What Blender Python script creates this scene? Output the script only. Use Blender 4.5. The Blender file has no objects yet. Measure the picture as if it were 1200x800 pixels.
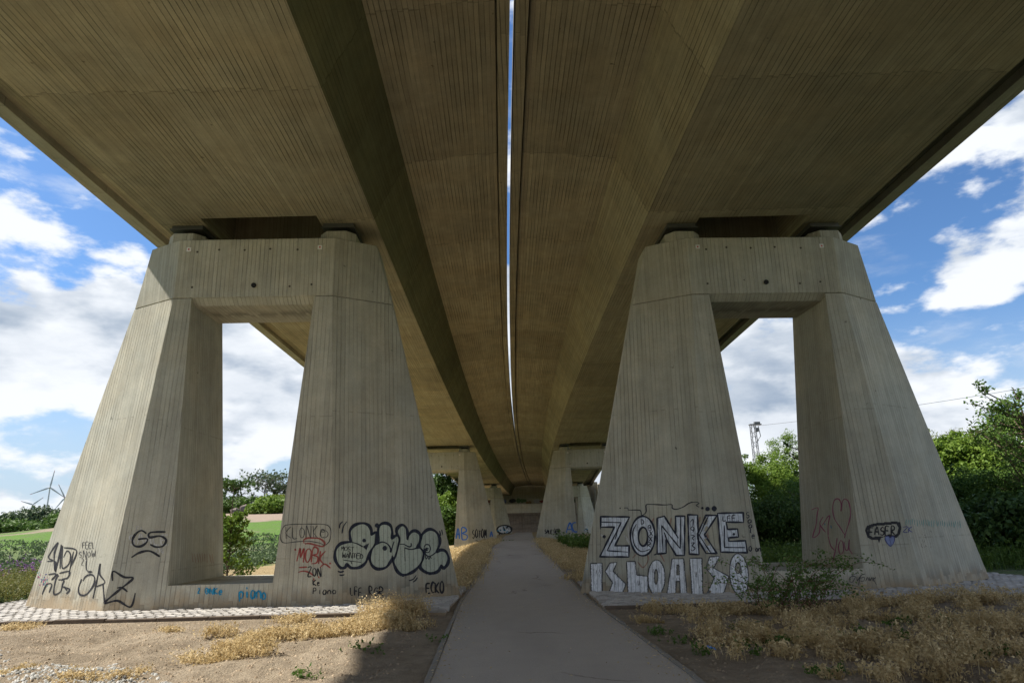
import bpy, bmesh, math, random
import numpy as np
from mathutils import Vector, Matrix
from mathutils.geometry import tessellate_polygon

random.seed(7)
rng = np.random.default_rng(11)
SC = bpy.context.scene
C = SC.collection

# ------------------------------------------------------------------ camera
F_PX, PITCH, ROLL, CAM_H = 790.02, 0.26706, -0.02519, 1.6      # focal length in pixels of a 1200-wide frame
cam_d = bpy.data.cameras.new('camera')
cam = bpy.data.objects.new('camera', cam_d)
C.objects.link(cam)
_r0 = Vector((1, 0, 0)); _u0 = Vector((0, -math.sin(PITCH), math.cos(PITCH)))
CAM_F = Vector((0, math.cos(PITCH), math.sin(PITCH)))
_c, _s = math.cos(ROLL), math.sin(ROLL)
CAM_R = _r0 * _c + _u0 * _s
CAM_U = _u0 * _c - _r0 * _s
CAM_O = Vector((0, 0, CAM_H))
_m = Matrix((CAM_R, CAM_U, -CAM_F)).transposed().to_4x4()
_m.translation = CAM_O
cam.matrix_world = _m
cam_d.sensor_fit = 'HORIZONTAL'; cam_d.sensor_width = 36.0
cam_d.lens = F_PX / 1200 * 36.0
cam_d.clip_start = 0.05; cam_d.clip_end = 8000
SC.camera = cam

# ------------------------------------------------------------------ light
SUN_EL, SUN_BETA = math.radians(49), math.radians(8)
SUN_DIR = Vector((-math.cos(SUN_BETA) * math.cos(SUN_EL), math.sin(SUN_BETA) * math.cos(SUN_EL), math.sin(SUN_EL)))
sun_d = bpy.data.lights.new('sun', 'SUN')
sun_d.energy = 3.9; sun_d.angle = math.radians(0.8); sun_d.color = (1.0, 0.94, 0.84)
sun = bpy.data.objects.new('sun', sun_d); C.objects.link(sun)
sun.rotation_euler = SUN_DIR.to_track_quat('Z', 'Y').to_euler()
sun.location = (-60, 10, 60)

W = bpy.data.worlds.new('World'); SC.world = W; W.use_nodes = True
wn, wl = W.node_tree.nodes, W.node_tree.links
wn.clear()
def N(tree, typ, **kw):
    n = tree.nodes.new(typ)
    for k, v in kw.items():
        setattr(n, k, v)
    return n
def build_world():
    t = W.node_tree
    def link(a, b): t.links.new(a, b)
    out = N(t, 'ShaderNodeOutputWorld'); bg = N(t, 'ShaderNodeBackground')
    sky = N(t, 'ShaderNodeTexSky', sky_type='NISHITA', sun_disc=False)
    sky.sun_elevation = SUN_EL; sky.sun_rotation = math.atan2(SUN_DIR.x, SUN_DIR.y)
    sky.air_density = 1.0; sky.dust_density = 0.6; sky.ozone_density = 2.0
    tc = N(t, 'ShaderNodeTexCoord')
    def noise(vec, scale, detail, rough, w=None, dist=0.0):
        n = N(t, 'ShaderNodeTexNoise', noise_dimensions='3D')
        n.inputs['Scale'].default_value = scale; n.inputs['Detail'].default_value = detail
        n.inputs['Roughness'].default_value = rough; n.inputs['Distortion'].default_value = dist
        link(vec, n.inputs['Vector']); return n.outputs['Fac']
    def mapping(loc, scl):
        m = N(t, 'ShaderNodeMapping'); m.inputs['Location'].default_value = loc; m.inputs['Scale'].default_value = scl
        link(tc.outputs['Generated'], m.inputs['Vector']); return m.outputs['Vector']
    def ramp(fac, a, b, ca=0.0, cb=1.0):
        r = N(t, 'ShaderNodeMapRange', interpolation_type='SMOOTHSTEP')
        r.inputs['From Min'].default_value = a; r.inputs['From Max'].default_value = b
        r.inputs['To Min'].default_value = ca; r.inputs['To Max'].default_value = cb
        link(fac, r.inputs['Value']); return r.outputs['Result']
    def math_(op, a, b):
        m = N(t, 'ShaderNodeMath', operation=op)
        for i, v in enumerate((a, b)):
            if isinstance(v, (int, float)): m.inputs[i].default_value = v
            else: link(v, m.inputs[i])
        return m.outputs[0]
    LOC = CLOUD_LOC
    big = noise(mapping(LOC, (1, 1, 2.3)), 2.9, 10, 0.55)
    big2 = noise(mapping((LOC[0] - SUN_DIR.x * .035, LOC[1] - SUN_DIR.y * .035, LOC[2] - .075), (1, 1, 2.3)), 2.9, 6, 0.55)
    sep = N(t, 'ShaderNodeSeparateXYZ'); link(tc.outputs['Generated'], sep.inputs[0])
    horiz = ramp(sep.outputs['Z'], 0.05, 0.75, 0.10, -0.06)     # cloud banks close up towards the horizon
    cover = math_('ADD', big, horiz)
    mask = ramp(cover, 0.497, 0.552)
    wisp = ramp(noise(mapping((3.1, 1.2, 0.4), (1, 1, 3.5)), 5.0, 8, 0.62), 0.52, 0.78, 0.0, 0.5)
    mask = math_('MAXIMUM', mask, wisp)
    thick = ramp(math_('SUBTRACT', cover, 0.5), 0.0, 0.22)
    lit = ramp(math_('SUBTRACT', big, big2), -0.10, 0.07)        # sunward side of the billows
    shade = math_('ADD', math_('MULTIPLY', lit, 0.85), math_('ADD', math_('MULTIPLY', noise(mapping((6.2, 1.7, 3.3), (1, 1, 2.6)), 9.0, 7, 0.6), 0.9), math_('SUBTRACT', -0.02, math_('MULTIPLY', thick, 0.5))))
    cc = N(t, 'ShaderNodeCombineColor')
    ramp_c = N(t, 'ShaderNodeMix', data_type='RGBA')
    link(shade, ramp_c.inputs['Factor'])
    ramp_c.inputs['A'].default_value = CLOUD_DARK; ramp_c.inputs['B'].default_value = CLOUD_LIGHT
    skys = N(t, 'ShaderNodeMix', data_type='RGBA', blend_type='MULTIPLY'); skys.inputs['Factor'].default_value = 1
    link(sky.outputs['Color'], skys.inputs['A']); skys.inputs['B'].default_value = SKY_TINT
    mix = N(t, 'ShaderNodeMix', data_type='RGBA')
    hz = N(t, 'ShaderNodeMix', data_type='RGBA')                     # pale air along the horizon
    link(ramp(sep.outputs['Z'], 0.0, 0.30, 0.9, 0.0), hz.inputs['Factor']); link(skys.outputs['Result'], hz.inputs['A']); hz.inputs['B'].default_value = (2.3, 2.75, 3.25, 1)
    link(mask, mix.inputs['Factor']); link(hz.outputs['Result'], mix.inputs['A']); link(ramp_c.outputs['Result'], mix.inputs['B'])
    link(mix.outputs['Result'], bg.inputs['Color'])
    bg.inputs['Strength'].default_value = 0.12
    link(bg.outputs[0], out.inputs[0])
CLOUD_LOC = (0.45, 0.2, 0.0)
CLOUD_DARK = (1.45, 1.8, 2.3, 1); CLOUD_LIGHT = (3.75, 3.9, 4.1, 1)
SKY_TINT = (0.34, 0.47, 0.60, 1)
build_world()
vs = SC.view_settings
vs.view_transform = 'Standard'; vs.look = 'None'; vs.gamma = 1.0; vs.use_curve_mapping = False
vs.exposure = 1.12
SC.display_settings.display_device = 'sRGB'
SC.cycles.max_bounces = 6; SC.cycles.diffuse_bounces = 4; SC.cycles.transparent_max_bounces = 8

# ------------------------------------------------------------------ helpers
def smooth(a, b, x):
    t = np.clip((x - a) / (b - a), 0, 1)
    return t * t * (3 - 2 * t)
def ray_dir(px, py):
    return CAM_F + CAM_R * ((px - 600) / F_PX) - CAM_U * ((py - 400) / F_PX)
def at(px, py, y):
    d = ray_dir(px, py); return CAM_O + d * (y / d.y)
def tag(o, label=None, cat=None, group=None, kind=None):
    if label: o['label'] = label
    if cat: o['category'] = cat
    if group: o['group'] = group
    if kind: o['kind'] = kind
    return o
def empty(name, loc=(0, 0, 0), rz=0.0):
    o = bpy.data.objects.new(name, None); C.objects.link(o)
    o.location = loc; o.rotation_euler = (0, 0, rz); o.empty_display_size = 0.3
    return o
def link_mesh(name, me, parent=None):
    o = bpy.data.objects.new(name, me); C.objects.link(o)
    if parent is not None: o.parent = parent
    return o
def auto_uv(me):
    if not me.uv_layers: me.uv_layers.new(name='UVMap')
    uv = me.uv_layers.active.data
    for p in me.polygons:
        n = p.normal
        if abs(n.z) > 0.93: u = Vector((1, 0, 0)); v = Vector((0, 1, 0))
        else:
            u = Vector((0, 0, 1)).cross(n).normalized(); v = n.cross(u)
        for li in p.loop_indices:
            co = me.vertices[me.loops[li].vertex_index].co
            uv[li].uv = (co.dot(u), co.dot(v))
def mesh_obj(name, verts, faces, mat, parent=None, uv=True, smooth_shade=False):
    me = bpy.data.meshes.new(name)
    me.from_pydata([tuple(v) for v in verts], [], [tuple(f) for f in faces])
    me.update()
    bm = bmesh.new(); bm.from_mesh(me); bmesh.ops.recalc_face_normals(bm, faces=bm.faces); bm.to_mesh(me); bm.free()
    if uv: auto_uv(me)
    if mat is not None: me.materials.append(mat)
    if smooth_shade: me.polygons.foreach_set('use_smooth', [True] * len(me.polygons))
    return link_mesh(name, me, parent)
def fast_mesh(name, verts, tris, mat, parent=None):
    verts = np.asarray(verts, np.float32).reshape(-1, 3); tris = np.asarray(tris, np.int32)
    k = tris.shape[1]
    me = bpy.data.meshes.new(name)
    me.vertices.add(len(verts)); me.vertices.foreach_set('co', verts.ravel())
    me.loops.add(tris.size); me.loops.foreach_set('vertex_index', tris.ravel())
    me.polygons.add(len(tris)); me.polygons.foreach_set('loop_start', np.arange(0, tris.size, k, dtype=np.int32))
    me.polygons.foreach_set('loop_total', np.full(len(tris), k, np.int32))
    me.update(calc_edges=True)
    if mat is not None: me.materials.append(mat)
    return link_mesh(name, me, parent)
def bevel(o, w=0.015, seg=1):
    m = o.modifiers.new('bevel', 'BEVEL'); m.width = w; m.segments = seg; m.limit_method = 'ANGLE'; m.angle_limit = math.radians(20)
def box_vf(x0, x1, y0, y1, z0, z1):
    v = [(x0,y0,z0),(x1,y0,z0),(x1,y1,z0),(x0,y1,z0),(x0,y0,z1),(x1,y0,z1),(x1,y1,z1),(x0,y1,z1)]
    f = [(0,3,2,1),(4,5,6,7),(0,1,5,4),(1,2,6,5),(2,3,7,6),(3,0,4,7)]
    return v, f
def loft(rings, cap=True):
    """rings: list of equal-length point lists -> verts, faces"""
    n = len(rings[0]); v = [p for r in rings for p in r]; f = []
    for i in range(len(rings) - 1):
        for j in range(n):
            a, b = i * n + j, i * n + (j + 1) % n
            f.append((a, b, b + n, a + n))
    if cap:
        f.append(tuple(range(n))[::-1]); f.append(tuple(range((len(rings) - 1) * n, len(rings) * n)))
    return v, f
def tube_vf(pts, radii, n=6):
    rings = []
    for i, p in enumerate(pts):
        p = Vector(p)
        d = (Vector(pts[min(i + 1, len(pts) - 1)]) - Vector(pts[max(i - 1, 0)])).normalized()
        a = d.orthogonal().normalized() if abs(d.z) > .99 else d.cross(Vector((0, 0, 1))).normalized()
        b = d.cross(a)
        r = radii[i] if isinstance(radii, (list, tuple)) else radii
        rings.append([p + (a * math.cos(2 * math.pi * k / n) + b * math.sin(2 * math.pi * k / n)) * r for k in range(n)])
    return loft(rings)
def merge(parts):
    V, Fc = [], []
    for v, f in parts:
        o = len(V); V += list(v); Fc += [tuple(i + o for i in q) for q in f]
    return V, Fc

# ------------------------------------------------------------------ materials
class MT:
    def __init__(self, name, rough=0.85, spec=0.25):
        self.m = bpy.data.materials.new(name); self.m.use_nodes = True
        self.t = self.m.node_tree; self.t.nodes.clear()
        self.out = N(self.t, 'ShaderNodeOutputMaterial'); self.b = N(self.t, 'ShaderNodeBsdfPrincipled')
        self.t.links.new(self.b.outputs[0], self.out.inputs[0])
        self.b.inputs['Roughness'].default_value = rough
        self.b.inputs['Specular IOR Level'].default_value = spec
    def l(self, a, b): self.t.links.new(a, b)
    def coord(self, kind): return N(self.t, 'ShaderNodeTexCoord').outputs[kind]
    def pos(self): return N(self.t, 'ShaderNodeNewGeometry').outputs['Position']
    def map(self, vec, scale=(1, 1, 1), loc=(0, 0, 0)):
        m = N(self.t, 'ShaderNodeMapping'); m.inputs['Scale'].default_value = scale; m.inputs['Location'].default_value = loc
        self.l(vec, m.inputs['Vector']); return m.outputs['Vector']
    def noise(self, vec, scale, detail=4, rough=0.55):
        n = N(self.t, 'ShaderNodeTexNoise'); n.inputs['Scale'].default_value = scale
        n.inputs['Detail'].default_value = detail; n.inputs['Roughness'].default_value = rough
        self.l(vec, n.inputs['Vector']); return n.outputs['Fac']
    def mth(self, op, a, b=0.0, c=None):
        m = N(self.t, 'ShaderNodeMath', operation=op)
        for i, v in enumerate((a, b) if c is None else (a, b, c)):
            if isinstance(v, (int, float)): m.inputs[i].default_value = v
            else: self.l(v, m.inputs[i])
        return m.outputs[0]
    def rng(self, v, a, b, c=0.0, d=1.0, kind='LINEAR'):
        r = N(self.t, 'ShaderNodeMapRange', interpolation_type=kind)
        for k, x in zip(('From Min', 'From Max', 'To Min', 'To Max'), (a, b, c, d)): r.inputs[k].default_value = x
        self.l(v, r.inputs['Value']); return r.outputs['Result']
    def mix(self, fac, a, b, mode='MIX'):
        m = N(self.t, 'ShaderNodeMix', data_type='RGBA', blend_type=mode)
        for k, v in (('Factor', fac), ('A', a), ('B', b)):
            if isinstance(v, tuple): m.inputs[k].default_value = (*v[:3], 1)
            elif isinstance(v, (int, float)): m.inputs[k].default_value = v
            else: self.l(v, m.inputs[k])
        return m.outputs['Result']
    def wnoise(self, vec):
        n = N(self.t, 'ShaderNodeTexWhiteNoise', noise_dimensions='3D'); self.l(vec, n.inputs['Vector']); return n.outputs['Value']
    def comb(self, x, y, z=0.0):
        c = N(self.t, 'ShaderNodeCombineXYZ')
        for i, v in enumerate((x, y, z)):
            if isinstance(v, (int, float)): c.inputs[i].default_value = v
            else: self.l(v, c.inputs[i])
        return c.outputs[0]
    def bump(self, h, dist, strength=1.0, prev=None):
        b = N(self.t, 'ShaderNodeBump'); b.inputs['Distance'].default_value = dist; b.inputs['Strength'].default_value = strength
        self.l(h, b.inputs['Height'])
        if prev is not None: self.l(prev, b.inputs['Normal'])
        return b.outputs[0]
    def color(self, c):
        if isinstance(c, tuple): self.b.inputs['Base Color'].default_value = (*c[:3], 1)
        else: self.l(c, self.b.inputs['Base Color'])
    def normal(self, n): self.l(n, self.b.inputs['Normal'])

def concrete(name, base, board=0.11, blen=5.2, groove=0.45, var=0.28, stain=(0.55, 0.45, 0.33), pours=True, warm=0.25, LIFT=1.0, AGE=.3, foot=False):
    """board-marked concrete: u across the boards, v along them"""
    M = MT(name, 0.88, 0.2)
    uv = N(M.t, 'ShaderNodeUVMap'); uv.uv_map = 'UVMap'
    s = N(M.t, 'ShaderNodeSeparateXYZ'); M.l(uv.outputs[0], s.inputs[0])
    u, v = s.outputs[0], s.outputs[1]
    P = M.pos()
    wob = M.rng(M.noise(M.comb(M.mth('MULTIPLY', u, .6), M.mth('MULTIPLY', v, .5)), 1.0, 2), 0, 1, -.02, .02)
    ub = M.mth('DIVIDE', M.mth('ADD', u, wob), board)
    idx = M.mth('FLOOR', ub); fr = M.mth('FRACT', ub)
    r1 = M.wnoise(M.comb(idx, 3.3))
    seg = M.mth('DIVIDE', M.mth('ADD', v, M.mth('MULTIPLY', M.rng(r1, 0, 1, -.06, .06), 1.0)), blen)
    sidx = M.mth('FLOOR', seg); sfr = M.mth('FRACT', seg)
    r2 = M.wnoise(M.comb(idx, sidx, 1.7))
    pourtone = M.wnoise(M.comb(sidx, 5.0, 2.0))
    # groove at board edges, deeper on some boards
    edge = M.mth('ABSOLUTE', M.mth('SUBTRACT', fr, 0.5))
    gdepth = M.rng(M.noise(M.comb(M.mth('MULTIPLY', u, 1.1), M.mth('MULTIPLY', v, .35), 4.0), 1.6, 3), .38, .62, .15, 1.0)
    g = M.mth('MULTIPLY', M.rng(edge, .38, .5, 0, 1, 'SMOOTHSTEP'), gdepth)
    cr = M.mth('MULTIPLY', M.rng(M.mth('ABSOLUTE', M.mth('SUBTRACT', sfr, .5)), .494, .5, 0, 1), M.mth('GREATER_THAN', r2, .45))
    streak = M.noise(M.comb(M.mth('MULTIPLY', u, 9), M.mth('MULTIPLY', v, .35)), 1.0, 4, .6)
    big = M.noise(P, .45, 5, .6); mid = M.noise(P, 2.6, 6, .65); fine = M.noise(P, 38, 3, .6)
    tone = M.mth('ADD', 1.0, M.mth('MULTIPLY', M.mth('SUBTRACT', r2, .5), var))
    tone = M.mth('MULTIPLY', tone, M.rng(streak, .3, .7, 1 - var * .7, 1 + var * .7))
    tone = M.mth('MULTIPLY', tone, M.rng(big, .3, .7, .84, 1.14))
    tone = M.mth('MULTIPLY', tone, M.rng(mid, .3, .7, .9, 1.1))
    tone = M.mth('MULTIPLY', tone, M.rng(fine, .3, .7, .93, 1.07))
    if pours: tone = M.mth('MULTIPLY', tone, M.rng(pourtone, 0, 1, .86, 1.10))
    tone = M.mth('MULTIPLY', tone, M.rng(g, 0, 1, 1, 1 - groove))
    tone = M.mth('MULTIPLY', tone, M.rng(cr, 0, 1, 1, .6))
    runs = M.noise(M.comb(M.mth('MULTIPLY', u, 2.4), M.mth('MULTIPLY', v, .10), 7.0), 1.0, 4, .6)
    tone = M.mth('MULTIPLY', tone, M.rng(runs, .54, .70, 1.0, 1 - .3 * AGE))            # old water runs
    lime = M.rng(M.noise(M.comb(M.mth('MULTIPLY', u, 3.3), M.mth('MULTIPLY', v, .16), 2.0), 1.3, 5, .65), .63, .75, 0, .35 * AGE)
    tone = M.mth('ADD', tone, lime)
    patch = M.noise(M.comb(u, M.mth('MULTIPLY', v, .6), 9.0), .35, 3, .5)
    tone = M.mth('MULTIPLY', tone, M.rng(patch, .42, .58, 1 - .12 * AGE, 1 + .08 * AGE))
    lift = M.mth('ABSOLUTE', M.mth('SUBTRACT', M.mth('FRACT', M.mth('DIVIDE', M.mth('ADD', v, 2.3), 3.2)), .5))
    lift = M.mth('MULTIPLY', M.rng(lift, .4925, .499, 0, 1), M.rng(r1, .3, .7))
    tone = M.mth('MULTIPLY', tone, M.rng(lift, 0, 1, 1, LIFT))
    blem = M.rng(M.noise(P, 5.5, 3, .5), .73, .78, 0, .55)      # small dark blemishes
    tone = M.mth('MULTIPLY', tone, M.mth('SUBTRACT', 1.0, blem))
    col = M.mix(M.rng(M.noise(P, .8, 4, .6), .4, .72, 0, warm), base, tuple(base[i] * stain[i] / .45 for i in range(3)))
    g3 = N(M.t, 'ShaderNodeCombineXYZ')
    for i in range(3): M.l(tone, g3.inputs[i])
    col = M.mix(1.0, col, g3.outputs[0], 'MULTIPLY')
    if foot:                                             # soil splashed up the foot of the pier
        so = N(M.t, 'ShaderNodeSeparateXYZ'); M.l(M.coord('Object'), so.inputs[0])
        ht = M.mth('ADD', so.outputs[2], M.rng(M.noise(P, 3.0, 5, .65), .3, .7, -.22, .22))
        col = M.mix(M.rng(ht, .02, .42, .6, 0), col, (.40, .29, .17))
    M.color(col)
    h = M.mth('SUBTRACT', M.mth('MULTIPLY', r2, .35), M.mth('ADD', g, M.mth('MULTIPLY', cr, .6)))
    nb = M.bump(h, .012, .9); nb = M.bump(fine, .004, .6, nb)
    M.normal(nb)
    return M.m

def plain(name, col, rough=.7, var=.2, scale=6.0, spec=.3, metal=0.0, bump=0.0):
    M = MT(name, rough, spec); M.b.inputs['Metallic'].default_value = metal
    P = M.coord('Object'); n = M.noise(P, scale, 5, .6)
    M.color(M.mix(n, tuple(c * (1 - var) for c in col), tuple(min(1, c * (1 + var)) for c in col)))
    if bump: M.normal(M.bump(M.noise(P, scale * 4, 3), bump, .6))
    return M.m

def leaf_mat(name, a, b, c=None, trans=0.3, rough=.6):
    M = MT(name, rough, .25)
    g = N(M.t, 'ShaderNodeNewGeometry')
    r = g.outputs['Random Per Island']
    col = M.mix(r, a, b)
    if c is not None:
        col = M.mix(M.rng(M.noise(g.outputs['Position'], 2.2, 2), .45, .65), col, c)
    M.color(col)
    tr = N(M.t, 'ShaderNodeBsdfTranslucent'); M.l(col, tr.inputs[0])
    mx = N(M.t, 'ShaderNodeMixShader'); mx.inputs[0].default_value = trans
    M.l(M.b.outputs[0], mx.inputs[1]); M.l(tr.outputs[0], mx.inputs[2]); M.l(mx.outputs[0], M.out.inputs[0])
    return M.m

MAT = {}
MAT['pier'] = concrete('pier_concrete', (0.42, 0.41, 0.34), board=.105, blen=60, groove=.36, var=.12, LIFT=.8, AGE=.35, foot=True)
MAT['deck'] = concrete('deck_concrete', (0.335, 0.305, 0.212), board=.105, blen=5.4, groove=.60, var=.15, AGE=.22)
MAT['deck_olive'] = concrete('dark_olive_concrete', (0.185, 0.18, 0.105), board=.105, blen=5.4, groove=.5, var=.15, AGE=.3)
MAT['edge'] = concrete('edge_concrete', (0.33, 0.32, 0.26), board=.6, blen=4.0, groove=.2, var=.12)
MAT['dark_gap'] = plain('rubber_and_gap_black', (.02, .02, .02), .8)  # bearing rubber; also painted dark for joint gaps, hatch and drain
MAT['steel'] = plain('bearing_steel', (.10, .10, .09), .5, metal=.3)
MAT['tie'] = plain('tie_hole_mortar', (.09, .08, .065), .9)
MAT['white_plate'] = plain('marker_white', (.75, .74, .72), .5, .05)
MAT['red_dot'] = plain('marker_red', (.5, .03, .03), .5, .05)
MAT['kerb'] = plain('kerb_concrete', (.24, .22, .19), .9, .3, 9, bump=.004)
MAT['rust'] = plain('old_timber', (.13, .10, .075), .9, .35, 8, bump=.004)
MAT['bark'] = plain('bark', (.10, .075, .05), .9, .35, 9, bump=.01)
MAT['twig'] = plain('red_brown_twig', (.14, .07, .045), .8, .3, 12)
MAT['dead'] = plain('dead_wood', (.17, .14, .12), .9, .3, 9)

def cobble_mat():
    M = MT('granite_sett', .85, .3)
    oi = N(M.t, 'ShaderNodeObjectInfo'); g = N(M.t, 'ShaderNodeNewGeometry')
    r = M.mth('FRACT', M.mth('ADD', oi.outputs['Random'], g.outputs['Random Per Island']))
    col = M.mix(r, (.33, .31, .28), (.56, .53, .49))
    P = g.outputs['Position']
    col = M.mix(M.rng(M.noise(P, 30, 4), .3, .7, .0, .5), col, (.36, .34, .31))
    M.color(col); M.normal(M.bump(M.noise(P, 45, 3), .01, .7)); return M.m
MAT['cobble'] = cobble_mat()

def asphalt_mat():
    M = MT('path_asphalt', .85, .3); P = M.pos()
    sp = N(M.t, 'ShaderNodeSeparateXYZ'); M.l(P, sp.inputs[0])
    fine = M.noise(P, 90, 3, .7); mid = M.noise(P, 2.2, 6, .6); big = M.noise(M.map(P, (.5, .12, 1)), 1.2, 4)
    col = M.mix(M.rng(fine, .3, .7), (.30, .265, .225), (.47, .42, .36))
    col = M.mix(M.rng(mid, .4, .7, 0, .45), col, (.44, .385, .32))
    col = M.mix(M.rng(big, .5, .7, 0, .5), col, (.27, .24, .205))
    vo = N(M.t, 'ShaderNodeTexVoronoi', feature='DISTANCE_TO_EDGE'); vo.inputs['Scale'].default_value = .33
    wob = N(M.t, 'ShaderNodeTexNoise'); wob.inputs['Scale'].default_value = 1.6; wob.inputs['Detail'].default_value = 5; M.l(P, wob.inputs['Vector'])
    ad = N(M.t, 'ShaderNodeVectorMath', operation='MULTIPLY_ADD'); ad.inputs[1].default_value = (1.1, 1.1, 0)
    M.l(wob.outputs['Color'], ad.inputs[0]); M.l(P, ad.inputs[2]); M.l(ad.outputs[0], vo.inputs['Vector'])
    crack = M.mth('MULTIPLY', M.rng(vo.outputs['Distance'], 0, .012, 1, 0), M.rng(M.noise(P, .35, 2), .54, .6))
    col = M.mix(M.mth('MULTIPLY', crack, .7), col, (.05, .045, .04))
    M.color(col); n = M.bump(fine, .004, .5); M.normal(M.bump(mid, .01, .3, n)); return M.m
MAT['asphalt'] = asphalt_mat()

def ground_mat():
    """soil under the bridge, green field to the left, grass beyond: colours of the ground itself"""
    M = MT('soil_and_turf', .95, .1); P = M.pos()
    sp = N(M.t, 'ShaderNodeSeparateXYZ'); M.l(P, sp.inputs[0]); x, y = sp.outputs[0], sp.outputs[1]
    n1 = M.noise(P, .7, 6, .62); n2 = M.noise(P, 5, 6, .65); n3 = M.noise(P, 40, 4, .65); n4 = M.noise(P, .09, 4, .6)
    soil = M.mix(M.rng(n1, .35, .68), (.25, .20, .14), (.40, .33, .24))
    soil = M.mix(M.rng(n2, .42, .68, 0, .55), soil, (.165, .125, .088))
    soil = M.mix(M.rng(n3, .5, .75, 0, .5), soil, (.38, .32, .245))
    straw = M.mix(n2, (.30, .22, .10), (.42, .32, .16))
    turf = M.mix(n2, (.085, .125, .045), (.15, .185, .075))
    bright = M.mix(n1, (.085, .165, .03), (.115, .20, .04))
    fallow = M.mix(n1, (.26, .20, .15), (.33, .26, .2))
    yb = M.mth('ADD', y, M.rng(n4, .3, .7, -14, 14))
    field = M.mix(M.mth('MAXIMUM', M.mth('MULTIPLY', M.rng(n4, .52, .57), .7), M.mth('MULTIPLY', M.rng(yb, 101, 108), M.rng(x, -82, -68))), turf, fallow)
    strip = M.mth('MULTIPLY', M.rng(yb, 72, 77), M.rng(yb, 99, 104, 1, 0))
    field = M.mix(M.mth('MULTIPLY', strip, M.rng(n1, .35, .5)), field, bright)
    wob = M.rng(n1, .3, .7, -1.6, 1.6)
    left = M.rng(M.mth('ADD', x, wob), -13.2, -12.0, 1, 0)
    right = M.rng(M.mth('ADD', x, wob), 12.5, 14, 0, 1)
    far = M.rng(M.mth('ADD', y, wob), 24, 27)
    col = M.mix(M.mth('MULTIPLY', far, .75), soil, straw)
    col = M.mix(M.mth('MAXIMUM', left, right), col, field)
    M.color(col)
    nb = M.bump(n2, .09, .8); nb = M.bump(n3, .025, .8, nb); M.normal(nb); return M.m
MAT['ground'] = ground_mat()
MAT['gravel'] = leaf_mat('gravel_grey', (.25, .25, .23), (.48, .47, .44), trans=0.0, rough=.9)
MAT['clod'] = leaf_mat('dry_clods', (.24, .18, .12), (.42, .33, .23), trans=0.0, rough=.95)
MAT['straw'] = leaf_mat('dry_straw', (.38, .28, .13), (.85, .70, .42), (.50, .38, .19), trans=.4, rough=.8)
MAT['grass'] = leaf_mat('green_grass', (.06, .12, .02), (.13, .20, .04), trans=.3)
MAT['crop'] = leaf_mat('field_crop', (.07, .115, .05), (.13, .18, .085), trans=.3)
MAT['weed'] = leaf_mat('field_weed', (.10, .13, .03), (.24, .22, .07), trans=.3)
MAT['leaf_mid'] = leaf_mat('leaf_mid', (.06, .125, .02), (.12, .20, .04), trans=.3)
MAT['leaf_dark'] = leaf_mat('leaf_dark', (.045, .095, .022), (.10, .165, .04), trans=.25)
MAT['leaf_bright'] = leaf_mat('leaf_bright', (.10, .18, .022), (.19, .28, .04), trans=.35)
MAT['leaf_yellow'] = leaf_mat('leaf_yellow', (.13, .17, .02), (.24, .27, .05), trans=.35)
MAT['leaf_grey'] = leaf_mat('leaf_grey', (.06, .10, .045), (.11, .15, .075), trans=.25)
MAT['leaf_rose'] = leaf_mat('leaf_rose', (.06, .125, .03), (.17, .27, .07), trans=.4)
MAT['flower'] = leaf_mat('purple_flower', (.20, .06, .28), (.34, .14, .42), trans=.3)
MAT['turbine'] = plain('turbine_backlit_grey', (.42, .46, .52), .5, .05)  # white turbines; their backlit blue-grey look is put into the colour
MAT['turbine_red'] = plain('turbine_red', (.45, .08, .06), .5, .05)
MAT['galv'] = plain('galvanised_steel', (.13, .135, .14), .5, .1, metal=.2)
MAT['blue_litter'] = plain('blue_plastic', (.05, .25, .75), .35, .1)
MAT['paving'] = concrete('slope_paving', (.24, .205, .16), board=.5, blen=.5, groove=.25, var=.2)

# ------------------------------------------------------------------ lay of the land
def gap(y):
    y = np.minimum(y, 150.0); return .47 - .031 * y + .00037 * y * y
def top_z(y):                       # level of the pier tops
    t = y - 17.0; return 8.884 - .0125 * t - 7e-5 * t * np.abs(t) * (t > 0)
def soffit_z(y): return top_z(y) + .56
PY = np.array([-40, 0, 8, 16, 30, 44, 71, 118, 140.]); PX = np.array([1.3, .62, .43, .14, .13, -.12, .2, 1.2, 1.8])
PZY = np.array([-40, 18, 30, 44, 71, 85, 118, 140.]); PZZ = np.array([0, 0, .10, .32, .68, .60, .55, .55])
def path_x(y): return np.interp(y, PY, PX)
def path_z(y): return np.interp(y, PZY, PZZ)
_w = np.random.default_rng(5); WAVES = [(_w.uniform(.8, 1.2) * f * math.cos(a), _w.uniform(.8, 1.2) * f * math.sin(a), _w.uniform(0, 6.28), A) for f, A in ((3.5, .012), (6, .009), (9, .007), (13, .005), (17, .004)) for a in _w.uniform(0, 6.28, 4)]
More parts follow.
